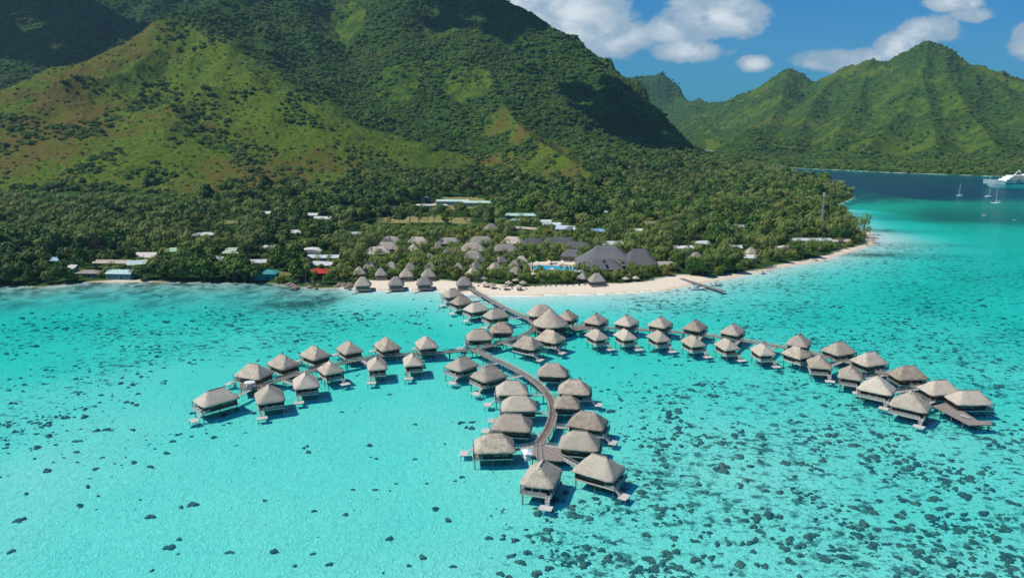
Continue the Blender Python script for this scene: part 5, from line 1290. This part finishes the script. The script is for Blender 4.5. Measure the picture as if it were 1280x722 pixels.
for s in range(4): make_kind('tree%d' % s, 'broad', 30 + s, r=[4.2, 5.2, 4.6, 3.6][s], hgt=[8.5, 9.5, 10.5, 7.5][s], lobes=[11, 14, 12, 9][s], flat=[.8, .7, .95, .9][s], ls=.62, leaves=85)
for s in range(2): make_kind('bush%d' % s, 'broad', 50 + s, r=2.4, hgt=[3.4, 4.2][s], base=.5, lobes=8, leaves=46, ls=.42, mat=m_leafb)
for s in range(2): make_kind('gtree%d' % s, 'broad', 60 + s, r=3.9, hgt=7, base=1.6, lobes=11, leaves=80, ls=.55, mat=m_leafb)
for s in range(3): make_kind('scrub%d' % s, 'broad', 80 + s, r=5.2, hgt=[3.6, 4.6, 5.4][s], base=-.6, lobes=[15, 17, 14][s], flat=.75, ls=.5, leaves=55, mat=m_scrub)
m_scrubl = leaf_mat('light_scrub_leaves', (0.060, 0.130, 0.016), (0.125, 0.190, 0.024), (0.140, 0.135, 0.028))
for s in range(2): make_kind('lscrub%d' % s, 'broad', 90 + s, r=4.2, hgt=[2.6, 3.4][s], base=-.6, lobes=[13, 15][s], flat=.7, ls=.45, leaves=50, mat=m_scrubl)
def plant(key, loc, sc, rz, label, cat, group, name):
    me, mt, hh, kind = tree_parts[key]
    root = empty(name, loc, rz); root.scale = (sc,) * 3; tag(root, label, cat, group)
    a_ = bpy.data.objects.new('fronds' if kind == 'palm' else 'crown', me); b_ = bpy.data.objects.new('trunk', mt)
    for o in (a_, b_): col.objects.link(o); o.parent = root
    return root

# where things may grow
SX = np.array([s[0] for s in SITES]); SY = np.array([s[1] for s in SITES]); SR = np.array([s[2] for s in SITES]); SZ = np.array([s[3] for s in SITES])
def allowed_height(x, y, z, rcan=2.5):
    """0 inside a building plot; in front of a building the crown must stay below the view line to its eaves"""
    dx, dy = x - SX, y - SY; D = np.hypot(SX, SY)
    if np.any(np.hypot(dx, dy) < SR * .74 + .2): return 0.0
    ux, uy = SX / D, SY / D
    t = -(dx * ux + dy * uy); lat = np.abs(dx * -uy + dy * ux)
    m = (t > 0) & (t < 95) & (lat < SR * .78 + rcan * .45)
    if not m.any(): return 99.0
    return float(np.min(SZ[m] + t[m] * (CAMH - SZ[m]) / D[m]) - z)
def interp(field, x, y):
    """read a field of the terrain grid at a point"""
    r_ = math.hypot(x, y); a_ = math.atan2(x, y)
    i = (a_ + R(41)) / R(82) * (NA - 1); j = np.interp(r_, rr, np.arange(NR))
    i = min(max(int(round(i)), 0), NA - 1); return float(field[i, int(round(j))])
_g = ground_px(130, 317, 0); SX = np.append(SX, _g.x); SY = np.append(SY, _g.y); SR = np.append(SR, 9.0); SZ = np.append(SZ, _g.z + 2.5)
for _px in range(455, 600, 14):
    _g = ground_px(_px, 283, 0); SX = np.append(SX, _g.x); SY = np.append(SY, _g.y); SR = np.append(SR, 10.0); SZ = np.append(SZ, _g.z + .4)
for _px, _py in ((560, 262), (572, 268), (590, 262), (552, 268), (515, 247), (525, 250), (352, 344), (345, 345), (290, 284), (372, 300)):
    _g = ground_px(_px, _py, 0); SX = np.append(SX, _g.x); SY = np.append(SY, _g.y); SR = np.append(SR, 7.0); SZ = np.append(SZ, _g.z + .4)
q = random.Random(77); cand = []
y = 425.0
while y < 1330:
    cell = 4.6 if y < 560 else (6.2 if y < 700 else 7.2)
    x = -0.73 * y
    while x < 0.62 * y:
        xx, yy = x + q.uniform(-.45, .45) * cell, y + q.uniform(-.45, .45) * cell
        x += cell
        if yy > .99 * 1330: continue
        cand.append((xx, yy))
    y += cell
cand = np.array(cand); cd = sdist(cand[:, 0], cand[:, 1], coast_near); keep = cd > -0.5; cand = cand[keep]; cd = cd[keep]
chz, chd = height(cand[:, 0], cand[:, 1]); cH = mountain(cand[:, 0], cand[:, 1])
cn = fbm2(cand[:, 0], cand[:, 1], 70, 3, 300); cn2 = fbm2(cand[:, 0], cand[:, 1], 130, 3, 310)
plants = []      # x, y, z, key, scale, zone
def pix(x, y, z):
    dy = y * math.cos(PITCH) - (z - CAMH) * math.sin(PITCH); up = y * math.sin(PITCH) + (z - CAMH) * math.cos(PITCH)
    return CX + FPX * x / dy, CY - FPX * up / dy
for (x, y), d_, z, hd, H_, a_, b_ in zip(cand, cd, chz, chd, cH, cn, cn2):
    if hd < -0.5: continue
    if H_ > (14 + 14 * a_ if x / y > -.22 else 10 + 12 * a_): continue
    sd_ = interp(sand_, x, y); lw = interp(lawn, x, y); gr = interp(grass, x, y)
    px, py = pix(x, y, z)
    if sd_ > .35:
        if not (q.random() < .05 and d_ > 9 and 590 < px < 820): continue
    if lw > .4 and q.random() > .04: continue
    if gr > .5 and H_ > 4: continue
    if y < 560 and not (425 < px < 845) and q.random() < .32: continue
    resort = 425 < px < 845 and y < 640
    town = px <= 425 and y < 660
    dens = .74 if resort else (.9 if town else .97)
    if q.random() > dens * (.82 if px < 330 and y > 520 else 1): continue
    # palms: the plantation on the left, the resort, the point
    pp_ = .38
    if px < 330 and 520 < y < 900: pp_ = .86
    elif resort: pp_ = .72
    elif px > 850: pp_ = .58 + .25 * (a_ > .1)
    elif y > 620 and px > 560: pp_ = .40
    elif px < 90: pp_ = .3
    if q.random() < pp_: key = 'palm%d' % q.randrange(4); sc = q.uniform(.95, 1.45)
    else:
        if not resort and q.random() < .42: continue
        key = 'tree%d' % q.randrange(4); sc = q.uniform(.85, 1.35) * (1.45 if b_ > .05 else 1.1)
        if q.random() < .08: sc *= 1.3
        if resort or q.random() < .18: key = 'gtree%d' % q.randrange(2); sc = q.uniform(.7, 1.1)
    if d_ < 7 and px > 560: sc *= .75
    hmax = allowed_height(x, y, z)
    if hmax > .8 and q.random() < (.42 if key[0] == 'p' else .15): hmax += q.uniform(2, 5) if key[0] == 'p' else 1
    if hmax < .9: continue
    hh = tree_parts[key][2] * sc
    if hh > hmax:
        if hmax > 5 and key[0] != 'p': sc *= hmax / hh
        elif hmax > 6: key = 'palm3'; sc = min(.95, hmax / 8.2)
        else: key = 'bush%d' % q.randrange(2); sc = max(.42, min(1.25, hmax / 3.8))
        if sc < .35: continue
    plants.append([x, y, z, key, sc, px, py, d_])
# hand placed landmarks
for px, py, key, sc in [(25, 345, 'tree1', 1.7), (8, 338, 'tree2', 1.5), (75, 352, 'tree1', 1.15), (178, 350, 'tree1', 1.0), (205, 350, 'tree1', 1.25), (228, 350, 'tree2', 1.3), (250, 350, 'tree1', 1.55), (270, 350, 'tree0', 1.35), (292, 352, 'palm1', 1.0), (305, 352, 'tree3', 1.1),
                        (355, 331, 'tree1', 1.35), (372, 326, 'tree2', 1.1), (443, 262, 'tree1', 1.7), (460, 270, 'tree2', 1.6), (480, 268, 'tree1', 1.5), (500, 262, 'tree2', 1.3), (552, 270, 'tree1', 1.2), (583, 277, 'tree0', 1.1), (618, 258, 'gtree1', 1.5),
                        (776, 338, 'palm0', .8), (730, 352, 'palm3', .8), (697, 351, 'palm3', .9), (740, 353, 'bush1', 1), (706, 350, 'gtree0', .55), (848, 330, 'tree0', 1.0), (905, 339, 'tree1', 1.3), (922, 341, 'tree0', 1.1), (1012, 322, 'tree1', 1.25), (563, 345, 'gtree1', .8), (570, 343, 'gtree0', .8), (556, 341, 'gtree0', .8)]:
    g = ground_px(px, py, 0); plants.append([g.x, g.y, g.z, key, sc, px, py, 5])
plants.sort(key=lambda p_: math.hypot(p_[0], p_[1]))
CAP = dict(palm=280, tree=280)
cnt = dict(palm=0, tree=0); stuff = []
MARKS = [(12, 'far left edge'), (88, 'whitish roof at the left'), (150, 'pale teal roofed house'), (217, 'light green roofed house'), (290, 'brown gabled house'), (333, 'bright teal house'), (397, 'red house'), (453, 'leftmost beach bungalow'), (495, 'second beach bungalow'), (530, 'third beach bungalow'), (580, 'head of the shore walkway'),
         (632, 'beach sunshades'), (693, 'swimming pool'), (738, 'rounded beach huts'), (790, 'big dark restaurant'), (850, 'jetty'), (905, 'small boat right of the jetty'), (939, 'grey thatched hut at the right'), (982, 'pinkish white roof'), (1028, 'radio mast'), (1075, 'sandy tip of the point')]
def zone(px, py, d_):
    m_ = min(MARKS, key=lambda t: abs(t[0] - px))[1]
    return ('at the shore by the ' if d_ < 12 else ('close to the ' if d_ < 32 else ('behind the ' if d_ < 60 else 'well inland of the '))) + m_
def region(px):
    px = min(MARKS, key=lambda t: abs(t[0] - px))[0]; return 'left shore village' if px < 430 else ('thatched resort' if px < 845 else 'wooded point')
for x, y, z, key, sc, px, py, d_ in plants:
    fam = 'palm' if key[0] == 'p' else 'tree'
    if cnt[fam] >= CAP[fam] or key.startswith('bush') and y > 560: stuff.append((x, y, z, key, sc)); continue
    cnt[fam] += 1; zn = zone(px, py, d_); rg_ = region(px)
    if fam == 'palm': plant(key, (x, y, z), sc, q.uniform(0, 6.28), 'coconut palm %s' % zn, 'palm', 'coconut palms in the %s' % rg_, 'palm_tree')
    elif key.startswith('bush'): plant(key, (x, y, z), sc, q.uniform(0, 6.28), 'low bright green bush %s' % zn, 'bush', 'bushes in the %s' % rg_, 'bush')
    elif key.startswith('gtree'): plant(key, (x, y, z), sc, q.uniform(0, 6.28), 'light green tree %s' % zn, 'tree', 'light green trees in the %s' % rg_, 'broadleaf_tree')
    else: plant(key, (x, y, z), sc, q.uniform(0, 6.28), 'dark green tree %s' % zn, 'tree', 'dark green trees in the %s' % rg_, 'broadleaf_tree')
# the leafless dome shaped tree
g = ground_px(130, 317, 0); bt = empty('bare_tree', g); tag(bt, 'grey brown leafless tree with a wide domed crown behind the left beach houses', 'tree')
mb = MB(); mb.tube((0, 0, -1), (0, 0, 3), .6, .45, 8); mb.build('trunk', m_bark, bt)
mb = MB(); qq = random.Random(5)
def grow(p, d, l, r_, dep):
    e = p + d * l; mb.tube(p, e, r_, r_ * .6, 4, False)
    if dep == 0: return
    for _ in range(3 if dep > 2 else 2):
        nd = (d + Vector((qq.gauss(0, .5), qq.gauss(0, .5), qq.gauss(.02, .3)))).normalized(); grow(e, nd, l * qq.uniform(.68, .9), r_ * .6, dep - 1)
for k in range(8): a_ = k * .785; grow(Vector((0, 0, 2.8)), Vector((math.cos(a_) * .8, math.sin(a_) * .8, .75 + .4 * (k % 2))).normalized(), 3.3, .30, 6)
mb.build('crown', m_twig, bt)

# everything beyond: one mass per kind of cover, leaf meshes set out over its own points
def scatter(name, pts, keys, label, cat):
    """pts: list of (x, y, z, key, scale)"""
    me = bpy.data.meshes.new(name); P_ = np.array([p_[:3] for p_ in pts], dtype=np.float32)
    me.vertices.add(len(P_)); me.vertices.foreach_set('co', P_.ravel())
    ki = {k: i for i, k in enumerate(keys)}
    for an, vals, ty in (('sc', [p_[4] for p_ in pts], 'FLOAT'), ('rz', [q.uniform(0, 6.28) for _ in pts], 'FLOAT'), ('kd', [ki[p_[3]] for p_ in pts], 'INT')):
        at_ = me.attributes.new(an, ty, 'POINT'); at_.data.foreach_set('value', np.array(vals, dtype=np.float32 if ty == 'FLOAT' else np.int32))
    o = bpy.data.objects.new(name, me); col.objects.link(o); tag(o, label, cat, kind='stuff')
    ng = bpy.data.node_groups.new(name, 'GeometryNodeTree'); ng.interface.new_socket('Geometry', in_out='INPUT', socket_type='NodeSocketGeometry'); ng.interface.new_socket('Geometry', in_out='OUTPUT', socket_type='NodeSocketGeometry')
    gi = ng.nodes.new('NodeGroupInput'); go = ng.nodes.new('NodeGroupOutput'); jn = ng.nodes.new('GeometryNodeJoinGeometry')
    def na(nm, ty): a = ng.nodes.new('GeometryNodeInputNamedAttribute'); a.data_type = ty; a.inputs['Name'].default_value = nm; return a.outputs['Attribute']
    sc_, rz_, kd_ = na('sc', 'FLOAT'), na('rz', 'FLOAT'), na('kd', 'INT')
    cx3 = ng.nodes.new('ShaderNodeCombineXYZ'); ng.links.new(rz_, cx3.inputs[2])
    e2r = ng.nodes.new('FunctionNodeEulerToRotation'); ng.links.new(cx3.outputs[0], e2r.inputs[0])
    for i, k in enumerate(keys):
        cm = ng.nodes.new('FunctionNodeCompare'); cm.data_type = 'INT'; cm.operation = 'EQUAL'
        ng.links.new(kd_, cm.inputs[2]); cm.inputs[3].default_value = i
        ob = ng.nodes.new('GeometryNodeObjectInfo'); ob.inputs['Object'].default_value = SRC[k]; ob.inputs['As Instance'].default_value = True
        ip = ng.nodes.new('GeometryNodeInstanceOnPoints'); ng.links.new(gi.outputs[0], ip.inputs['Points']); ng.links.new(cm.outputs[0], ip.inputs['Selection']); ng.links.new(ob.outputs['Geometry'], ip.inputs['Instance'])
        ng.links.new(e2r.outputs[0], ip.inputs['Rotation']); ng.links.new(sc_, ip.inputs['Scale']); ng.links.new(ip.outputs[0], jn.inputs[0])
    ng.links.new(jn.outputs[0], go.inputs[0])
    md = o.modifiers.new('grow', 'NODES'); md.node_group = ng
    return o
SRC = {}
for k, (me, mt, hh, kd) in tree_parts.items():     # crown (and trunk for palms) in one source mesh
    if kd == 'palm':
        mm = bpy.data.meshes.new(k + '_whole'); v1 = [tuple(v_.co) for v_ in me.vertices]; f1 = [tuple(p_.vertices) for p_ in me.polygons]; n0 = len(v1)
        v1 += [tuple(v_.co) for v_ in mt.vertices]; f1 += [tuple(i + n0 for i in p_.vertices) for p_ in mt.polygons]
        mm.from_pydata(v1, [], f1); mm.materials.append(m_palm); mm.materials.append(m_bark)
        for i, p_ in enumerate(mm.polygons): p_.material_index = 0 if i < len(me.polygons) else 1
    else: mm = me
    SRC[k] = bpy.data.objects.new(k + '_source', mm)
pal = [p_ for p_ in stuff if p_[3][0] == 'p']; oth = [p_ for p_ in stuff if p_[3][0] != 'p']
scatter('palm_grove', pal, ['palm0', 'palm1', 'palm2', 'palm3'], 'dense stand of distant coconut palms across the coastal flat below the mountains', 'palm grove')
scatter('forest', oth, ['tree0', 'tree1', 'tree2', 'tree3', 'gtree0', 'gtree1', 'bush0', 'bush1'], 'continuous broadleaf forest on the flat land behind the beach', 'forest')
# mountain cover
mt_pts = []; far_pts = []
def spread(x0, x1, y0, y1, cell, seed):
    r_ = np.random.RandomState(seed); gx, gy = np.meshgrid(np.arange(x0, x1, cell), np.arange(y0, y1, cell)); n = gx.size
    return gx.ravel() + r_.uniform(-.5, .5, n) * cell, gy.ravel() + r_.uniform(-.5, .5, n) * cell
for (x0, x1, y0, y1, cell, dst) in ((-1150, 640, 760, 2050, 8.0, mt_pts), (150, 2700, 1190, 3900, 13.0, far_pts)):
    xs, ys = spread(x0, x1, y0, y1, cell, 9 + int(cell)); b0 = np.abs(xs / ys) < .74; xs, ys = xs[b0], ys[b0]
    hz, hd = height(xs, ys); Hm = mountain(xs, ys); ok = (hd > 3) & ((Hm > 12) if cell < 10 else (ys > 1190))
    if cell > 10: ok &= (sdist(xs, ys, coast_far) > 4)
    nn = fbm2(xs, ys, 30, 3, 330); nn2 = fbm2(xs, ys, 90, 3, 335)
    e = 6.0; hx_, _ = height(xs + e, ys); hy_, _ = height(xs, ys + e); gxn, gyn = -(hx_ - hz) / e, -(hy_ - hz) / e
    fac = (gxn * -xs + gyn * -ys) / np.hypot(xs, ys) + (CAMH - hz) / np.hypot(xs, ys); ok &= fac > -.25
    for x, y, z, a_, b_, sp in zip(xs[ok], ys[ok], hz[ok], nn[ok], nn2[ok], np.hypot(gxn, gyn)[ok]):
        gr = interp(grass, x, y); u_ = q.random()
        if gr > .45 and (b_ + a_ * .35 < .20 and u_ < .985):
            if cell < 10 and q.random() < .42: dst.append((x, y, z - .3, 'lscrub%d' % q.randrange(2), q.uniform(.25, .75)))
            continue
        if cell < 10:
            k = 'scrub%d' % q.randrange(3); s_ = q.uniform(.75, 1.35) if gr < .45 else (q.uniform(.6, 1.1) if b_ + a_ * .35 >= .2 else q.uniform(.3, .55))
            if gr < .45 and u_ < .06 and sp < 1.3: k = 'tree%d' % q.randrange(4); s_ = q.uniform(.6, 1.0)
            if q.random() < (.5 if gr > .45 else .22): k = 'lscrub%d' % q.randrange(2)
            if sp > 1.6: s_ *= .6
            dst.append((x, y, z - .3 - .5 * sp, k, s_))
        else: dst.append((x, y, z - 1, 'scrub%d' % q.randrange(3) if u_ < .93 else 'tree%d' % q.randrange(4), q.uniform(.8, 1.5) if u_ < .93 else .9))
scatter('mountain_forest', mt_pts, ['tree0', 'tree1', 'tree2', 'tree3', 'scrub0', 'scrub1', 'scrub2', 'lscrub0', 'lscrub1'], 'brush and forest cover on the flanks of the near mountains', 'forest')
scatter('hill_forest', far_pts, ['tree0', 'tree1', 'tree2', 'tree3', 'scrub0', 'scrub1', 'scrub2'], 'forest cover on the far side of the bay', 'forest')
print('PLANTS', len(plants), cnt, 'stuff', len(pal), len(oth), 'mountain', len(mt_pts), 'far', len(far_pts))
# ------------------------------------------------------------------ coral on the lagoon bed
m_coral = simple('coral_rock', (0.24, 0.18, 0.08), (0.045, 0.06, 0.025), 1.6, 1.0, 0.0, 0.8, 4)
m_coral2 = simple('dark_coral', (0.17, 0.155, 0.075), (0.035, 0.06, 0.028), 0.15, 1.0, 0.0, 0.8, 4)
def coral_np(seed, n=19):
    r_ = np.random.RandomState(seed); rings_ = []; ph = r_.rand(4) * 6.28
    A = np.linspace(0, 2 * np.pi, n, endpoint=False); out = 1 + .22 * np.sin(2 * A + ph[0]) + .20 * np.sin(3 * A + ph[1]) + .14 * np.sin(5 * A + ph[2]) + .16 * (r_.rand(n) - .5)
    V = []
    for rad, z in ((1.12, -.25), (1.0, .02), (.78, .22), (.42, .30), (.12, .32)): V += [(rad * o_ * math.cos(a), rad * o_ * math.sin(a) * .8, z + r_.uniform(-.07, .07)) for a, o_ in zip(A, out)]
    F = [(k * n + i, k * n + (i + 1) % n, (k + 1) * n + (i + 1) % n, (k + 1) * n + i) for k in range(4) for i in range(n)]
    return np.array(V), np.array(F)
CV = [coral_np(s) for s in range(6)]
def bed(x, y):
    z, d, dep = height(np.atleast_1d(float(x)), np.atleast_1d(float(y)), True); return -float(dep[0]), float(d[0])
r_ = random.Random(90); heads = []
# individual heads that stand out in the photograph
named = [(487, 673), (595, 470), (583, 535), (574, 530), (590, 528), (1081, 628), (1091, 640), (1124, 645), (1160, 646), (1002, 580), (907, 585), (984, 580), (1177, 658), (1200, 662), (1230, 642), (1210, 620), (1240, 530), (850, 515), (846, 545), (873, 480), (945, 650), (925, 705), (850, 712), (835, 692), (845, 690), (1080, 655), (1122, 661), (1137, 661), (1068, 660), (1010, 670), (1000, 695), (985, 700), (1090, 540), (1100, 546), (1072, 557), (1085, 575), (780, 700), (820, 712), (870, 700), (660, 690), (730, 705), (800, 615), (822, 600), (1150, 690), (1190, 700), (1260, 700), (1165, 625), (1255, 660), (1140, 585), (1180, 600), (340, 690), (560, 650), (60, 590), (30, 650), (110, 610), (15, 690), (240, 630), (380, 560), (280, 520), (50, 530), (75, 520), (20, 505), (120, 540), (165, 505), (150, 480), (205, 460), (240, 410), (300, 395)]
for px, py in named:
    for j in range(r_.choice((1, 2, 3))):
        p = at(px + r_.uniform(-7, 7) * (j > 0), py + r_.uniform(-3, 3) * (j > 0), -1.5); heads.append((p.x, p.y, r_.uniform(.7, 1.5) * (1 if px > 640 else .8)))
while len(heads) < 290:
    px, py = r_.uniform(0, 1280), r_.uniform(540, 722); p = at(px, py, -1.5)
    if r_.random() < interp(coral, p.x, p.y) ** 1.6: heads.append((p.x, p.y, r_.uniform(.5, 1.35)))
cm = []
for V_, F_ in CV:
    me = bpy.data.meshes.new('coral_head'); me.from_pydata(V_.tolist(), [], F_.tolist()); me.update(); cm.append(me)
    for p_ in me.polygons: p_.use_smooth = True
    me.materials.append(m_coral)
for k, (x, y, s) in enumerate(heads):
    z, d = bed(x, y)
    if d > -5: continue
    o = bpy.data.objects.new('coral_head', cm[k % 6]); col.objects.link(o); o.location = (x, y, z); o.rotation_euler.z = r_.uniform(0, 6.28); o.scale = (s, s, 1.0 + 1.4 * r_.random())
    px, py = pix(x, y, z); col_ = ['at the far left of the lagoon', 'left of the middle pier', 'below the nearest bungalow', 'right of the middle pier', 'below the right arm', 'at the far right of the lagoon'][min(5, max(0, int(px // 213)))]
    row_ = 'near the bottom edge' if py > 660 else ('above the bottom edge' if py > 590 else 'further out')
    tag(o, ('large' if s > 1.15 else 'small') + ' coral head ' + row_ + ', ' + col_, 'coral head', 'dark coral heads under the clear water')
# the countless small ones: one reef
rs_ = np.random.RandomState(4); n = 30000
pxs = rs_.uniform(-60, 1340, n); pys = 372 + (760 - 372) * rs_.rand(n) ** 1.15
VV = []; FF = []; off = 0
b_ = (pys - CY) / FPX; t_ = (-1.5 - CAMH) / (-math.sin(PITCH) - b_ * math.cos(PITCH)); xs = (pxs - CX) / FPX * t_; ys = (math.cos(PITCH) - b_ * math.sin(PITCH)) * t_
zz, dd_, dep = height(xs, ys, True); cl = fbm2(xs, ys, 34, 3, 400); cl2 = fbm2(xs, ys, 11, 2, 405)
for k in range(n):
    if dd_[k] > -14: continue
    w = interp(coral, xs[k], ys[k])
    if rs_.rand() > np.clip((w - .12) * .62, .03, .6) * np.clip(.25 + 1.9 * cl[k] + 1.3 * cl2[k], 0.03, 1): continue
    V_, F_ = CV[rs_.randint(6)]; s = (.2 + .8 * rs_.rand() ** 2.2) * (1.5 if rs_.rand() < .08 else .95); a = rs_.rand() * 6.28; c, s2 = math.cos(a), math.sin(a)
    X_ = (V_[:, 0] * c - V_[:, 1] * s2) * s * 1.15 + xs[k]; Y_ = (V_[:, 0] * s2 + V_[:, 1] * c) * s + ys[k]
    VV.append(np.stack([X_, Y_, V_[:, 2] * s * (1.0 + 1.6 * rs_.rand()) - dep[k]], -1)); FF.append(F_ + off); off += len(V_)
o = mesh_np('coral_reef', np.concatenate(VV), np.concatenate(FF), m_coral2, True); tag(o, 'scattered small dark corals covering the lagoon floor', 'coral', kind='stuff')
print('CORALS', len(VV))
# ------------------------------------------------------------------ the sea air
m_hz = bpy.data.materials.new('sea_air'); m_hz.use_nodes = True; nt = m_hz.node_tree; nt.nodes.clear()
out = N(nt, 'ShaderNodeOutputMaterial'); pv = N(nt, 'ShaderNodeVolumePrincipled')
pv.inputs['Color'].default_value = (0.45, 0.78, 0.98, 1); pv.inputs['Density'].default_value = 0.000058; pv.inputs['Anisotropy'].default_value = 0.2
nt.links.new(pv.outputs[0], out.inputs['Volume'])
hb = MB(); hb.box(-6500, 6500, -900, 9500, -72, 900); hz_ = hb.build('haze', m_hz); tag(hz_, 'thin blue sea air between the camera and the far hills', 'haze', kind='stuff')

# unseen cumulus banks added above the frame to throw shade on the mountains
m_cl, nt, b = mat_new('cloud_white'); b.inputs['Base Color'].default_value = (.85, .86, .88, 1); b.inputs['Roughness'].default_value = 1; b.inputs['Specular IOR Level'].default_value = 0
def shade_cloud(cx_, cy_, cz, sx, sy, sz, seed, n=64):
    r_ = np.random.RandomState(seed); V = []; F = []; off = 0; nu, nv = 20, 12
    A, B = np.meshgrid(np.linspace(0, 2 * np.pi, nu, endpoint=False), np.linspace(.02, np.pi - .02, nv), indexing='ij')
    base = np.stack([np.sin(B) * np.cos(A), np.sin(B) * np.sin(A), np.cos(B)], -1)
    for k in range(n):
        d = r_.randn(2); d *= .9 * r_.rand() ** .5 / np.linalg.norm(d); rad = r_.uniform(.16, .34) * (1 - .3 * np.hypot(*d)) * (sx + sy) / 2
        c = np.array([d[0] * sx, d[1] * sy, r_.uniform(0, 1) * sz * (1 - np.hypot(*d))])
        nz = 1 + .16 * perlin(A * 2.1 + k, B * 2.3, k) + .08 * perlin(A * 5 + k, B * 5, k + 50); P_ = base * nz[..., None] * rad; P_[..., 2] = np.where(P_[..., 2] < 0, P_[..., 2] * .35, P_[..., 2] * .8); P_ = P_ + c
        V.append(P_.reshape(-1, 3)); i, j = np.meshgrid(np.arange(nu), np.arange(nv - 1), indexing='ij'); i = i.ravel(); j = j.ravel()
        F.append(np.stack([i * nv + j, i * nv + j + 1, ((i + 1) % nu) * nv + j + 1, ((i + 1) % nu) * nv + j], -1) + off); off += nu * nv
    o = mesh_np('shade_cloud', np.concatenate(V), np.concatenate(F), m_cl, True); o.location = (cx_, cy_, cz); tag(o, kind='structure')
sh = Vector((sdir.x, sdir.y, 0)) / sdir.z
for (tx, ty, tz), (sx, sy), sd_ in (((-70, 1640, 300), (130, 110), 3), ((210, 1330, 80), (110, 120), 6), ((-900, 1650, 230), (290, 170), 4)):
    h_ = 1150 - tz; shade_cloud(tx + sh.x * h_, ty + sh.y * h_, 1150, sx, sy, 130, sd_)
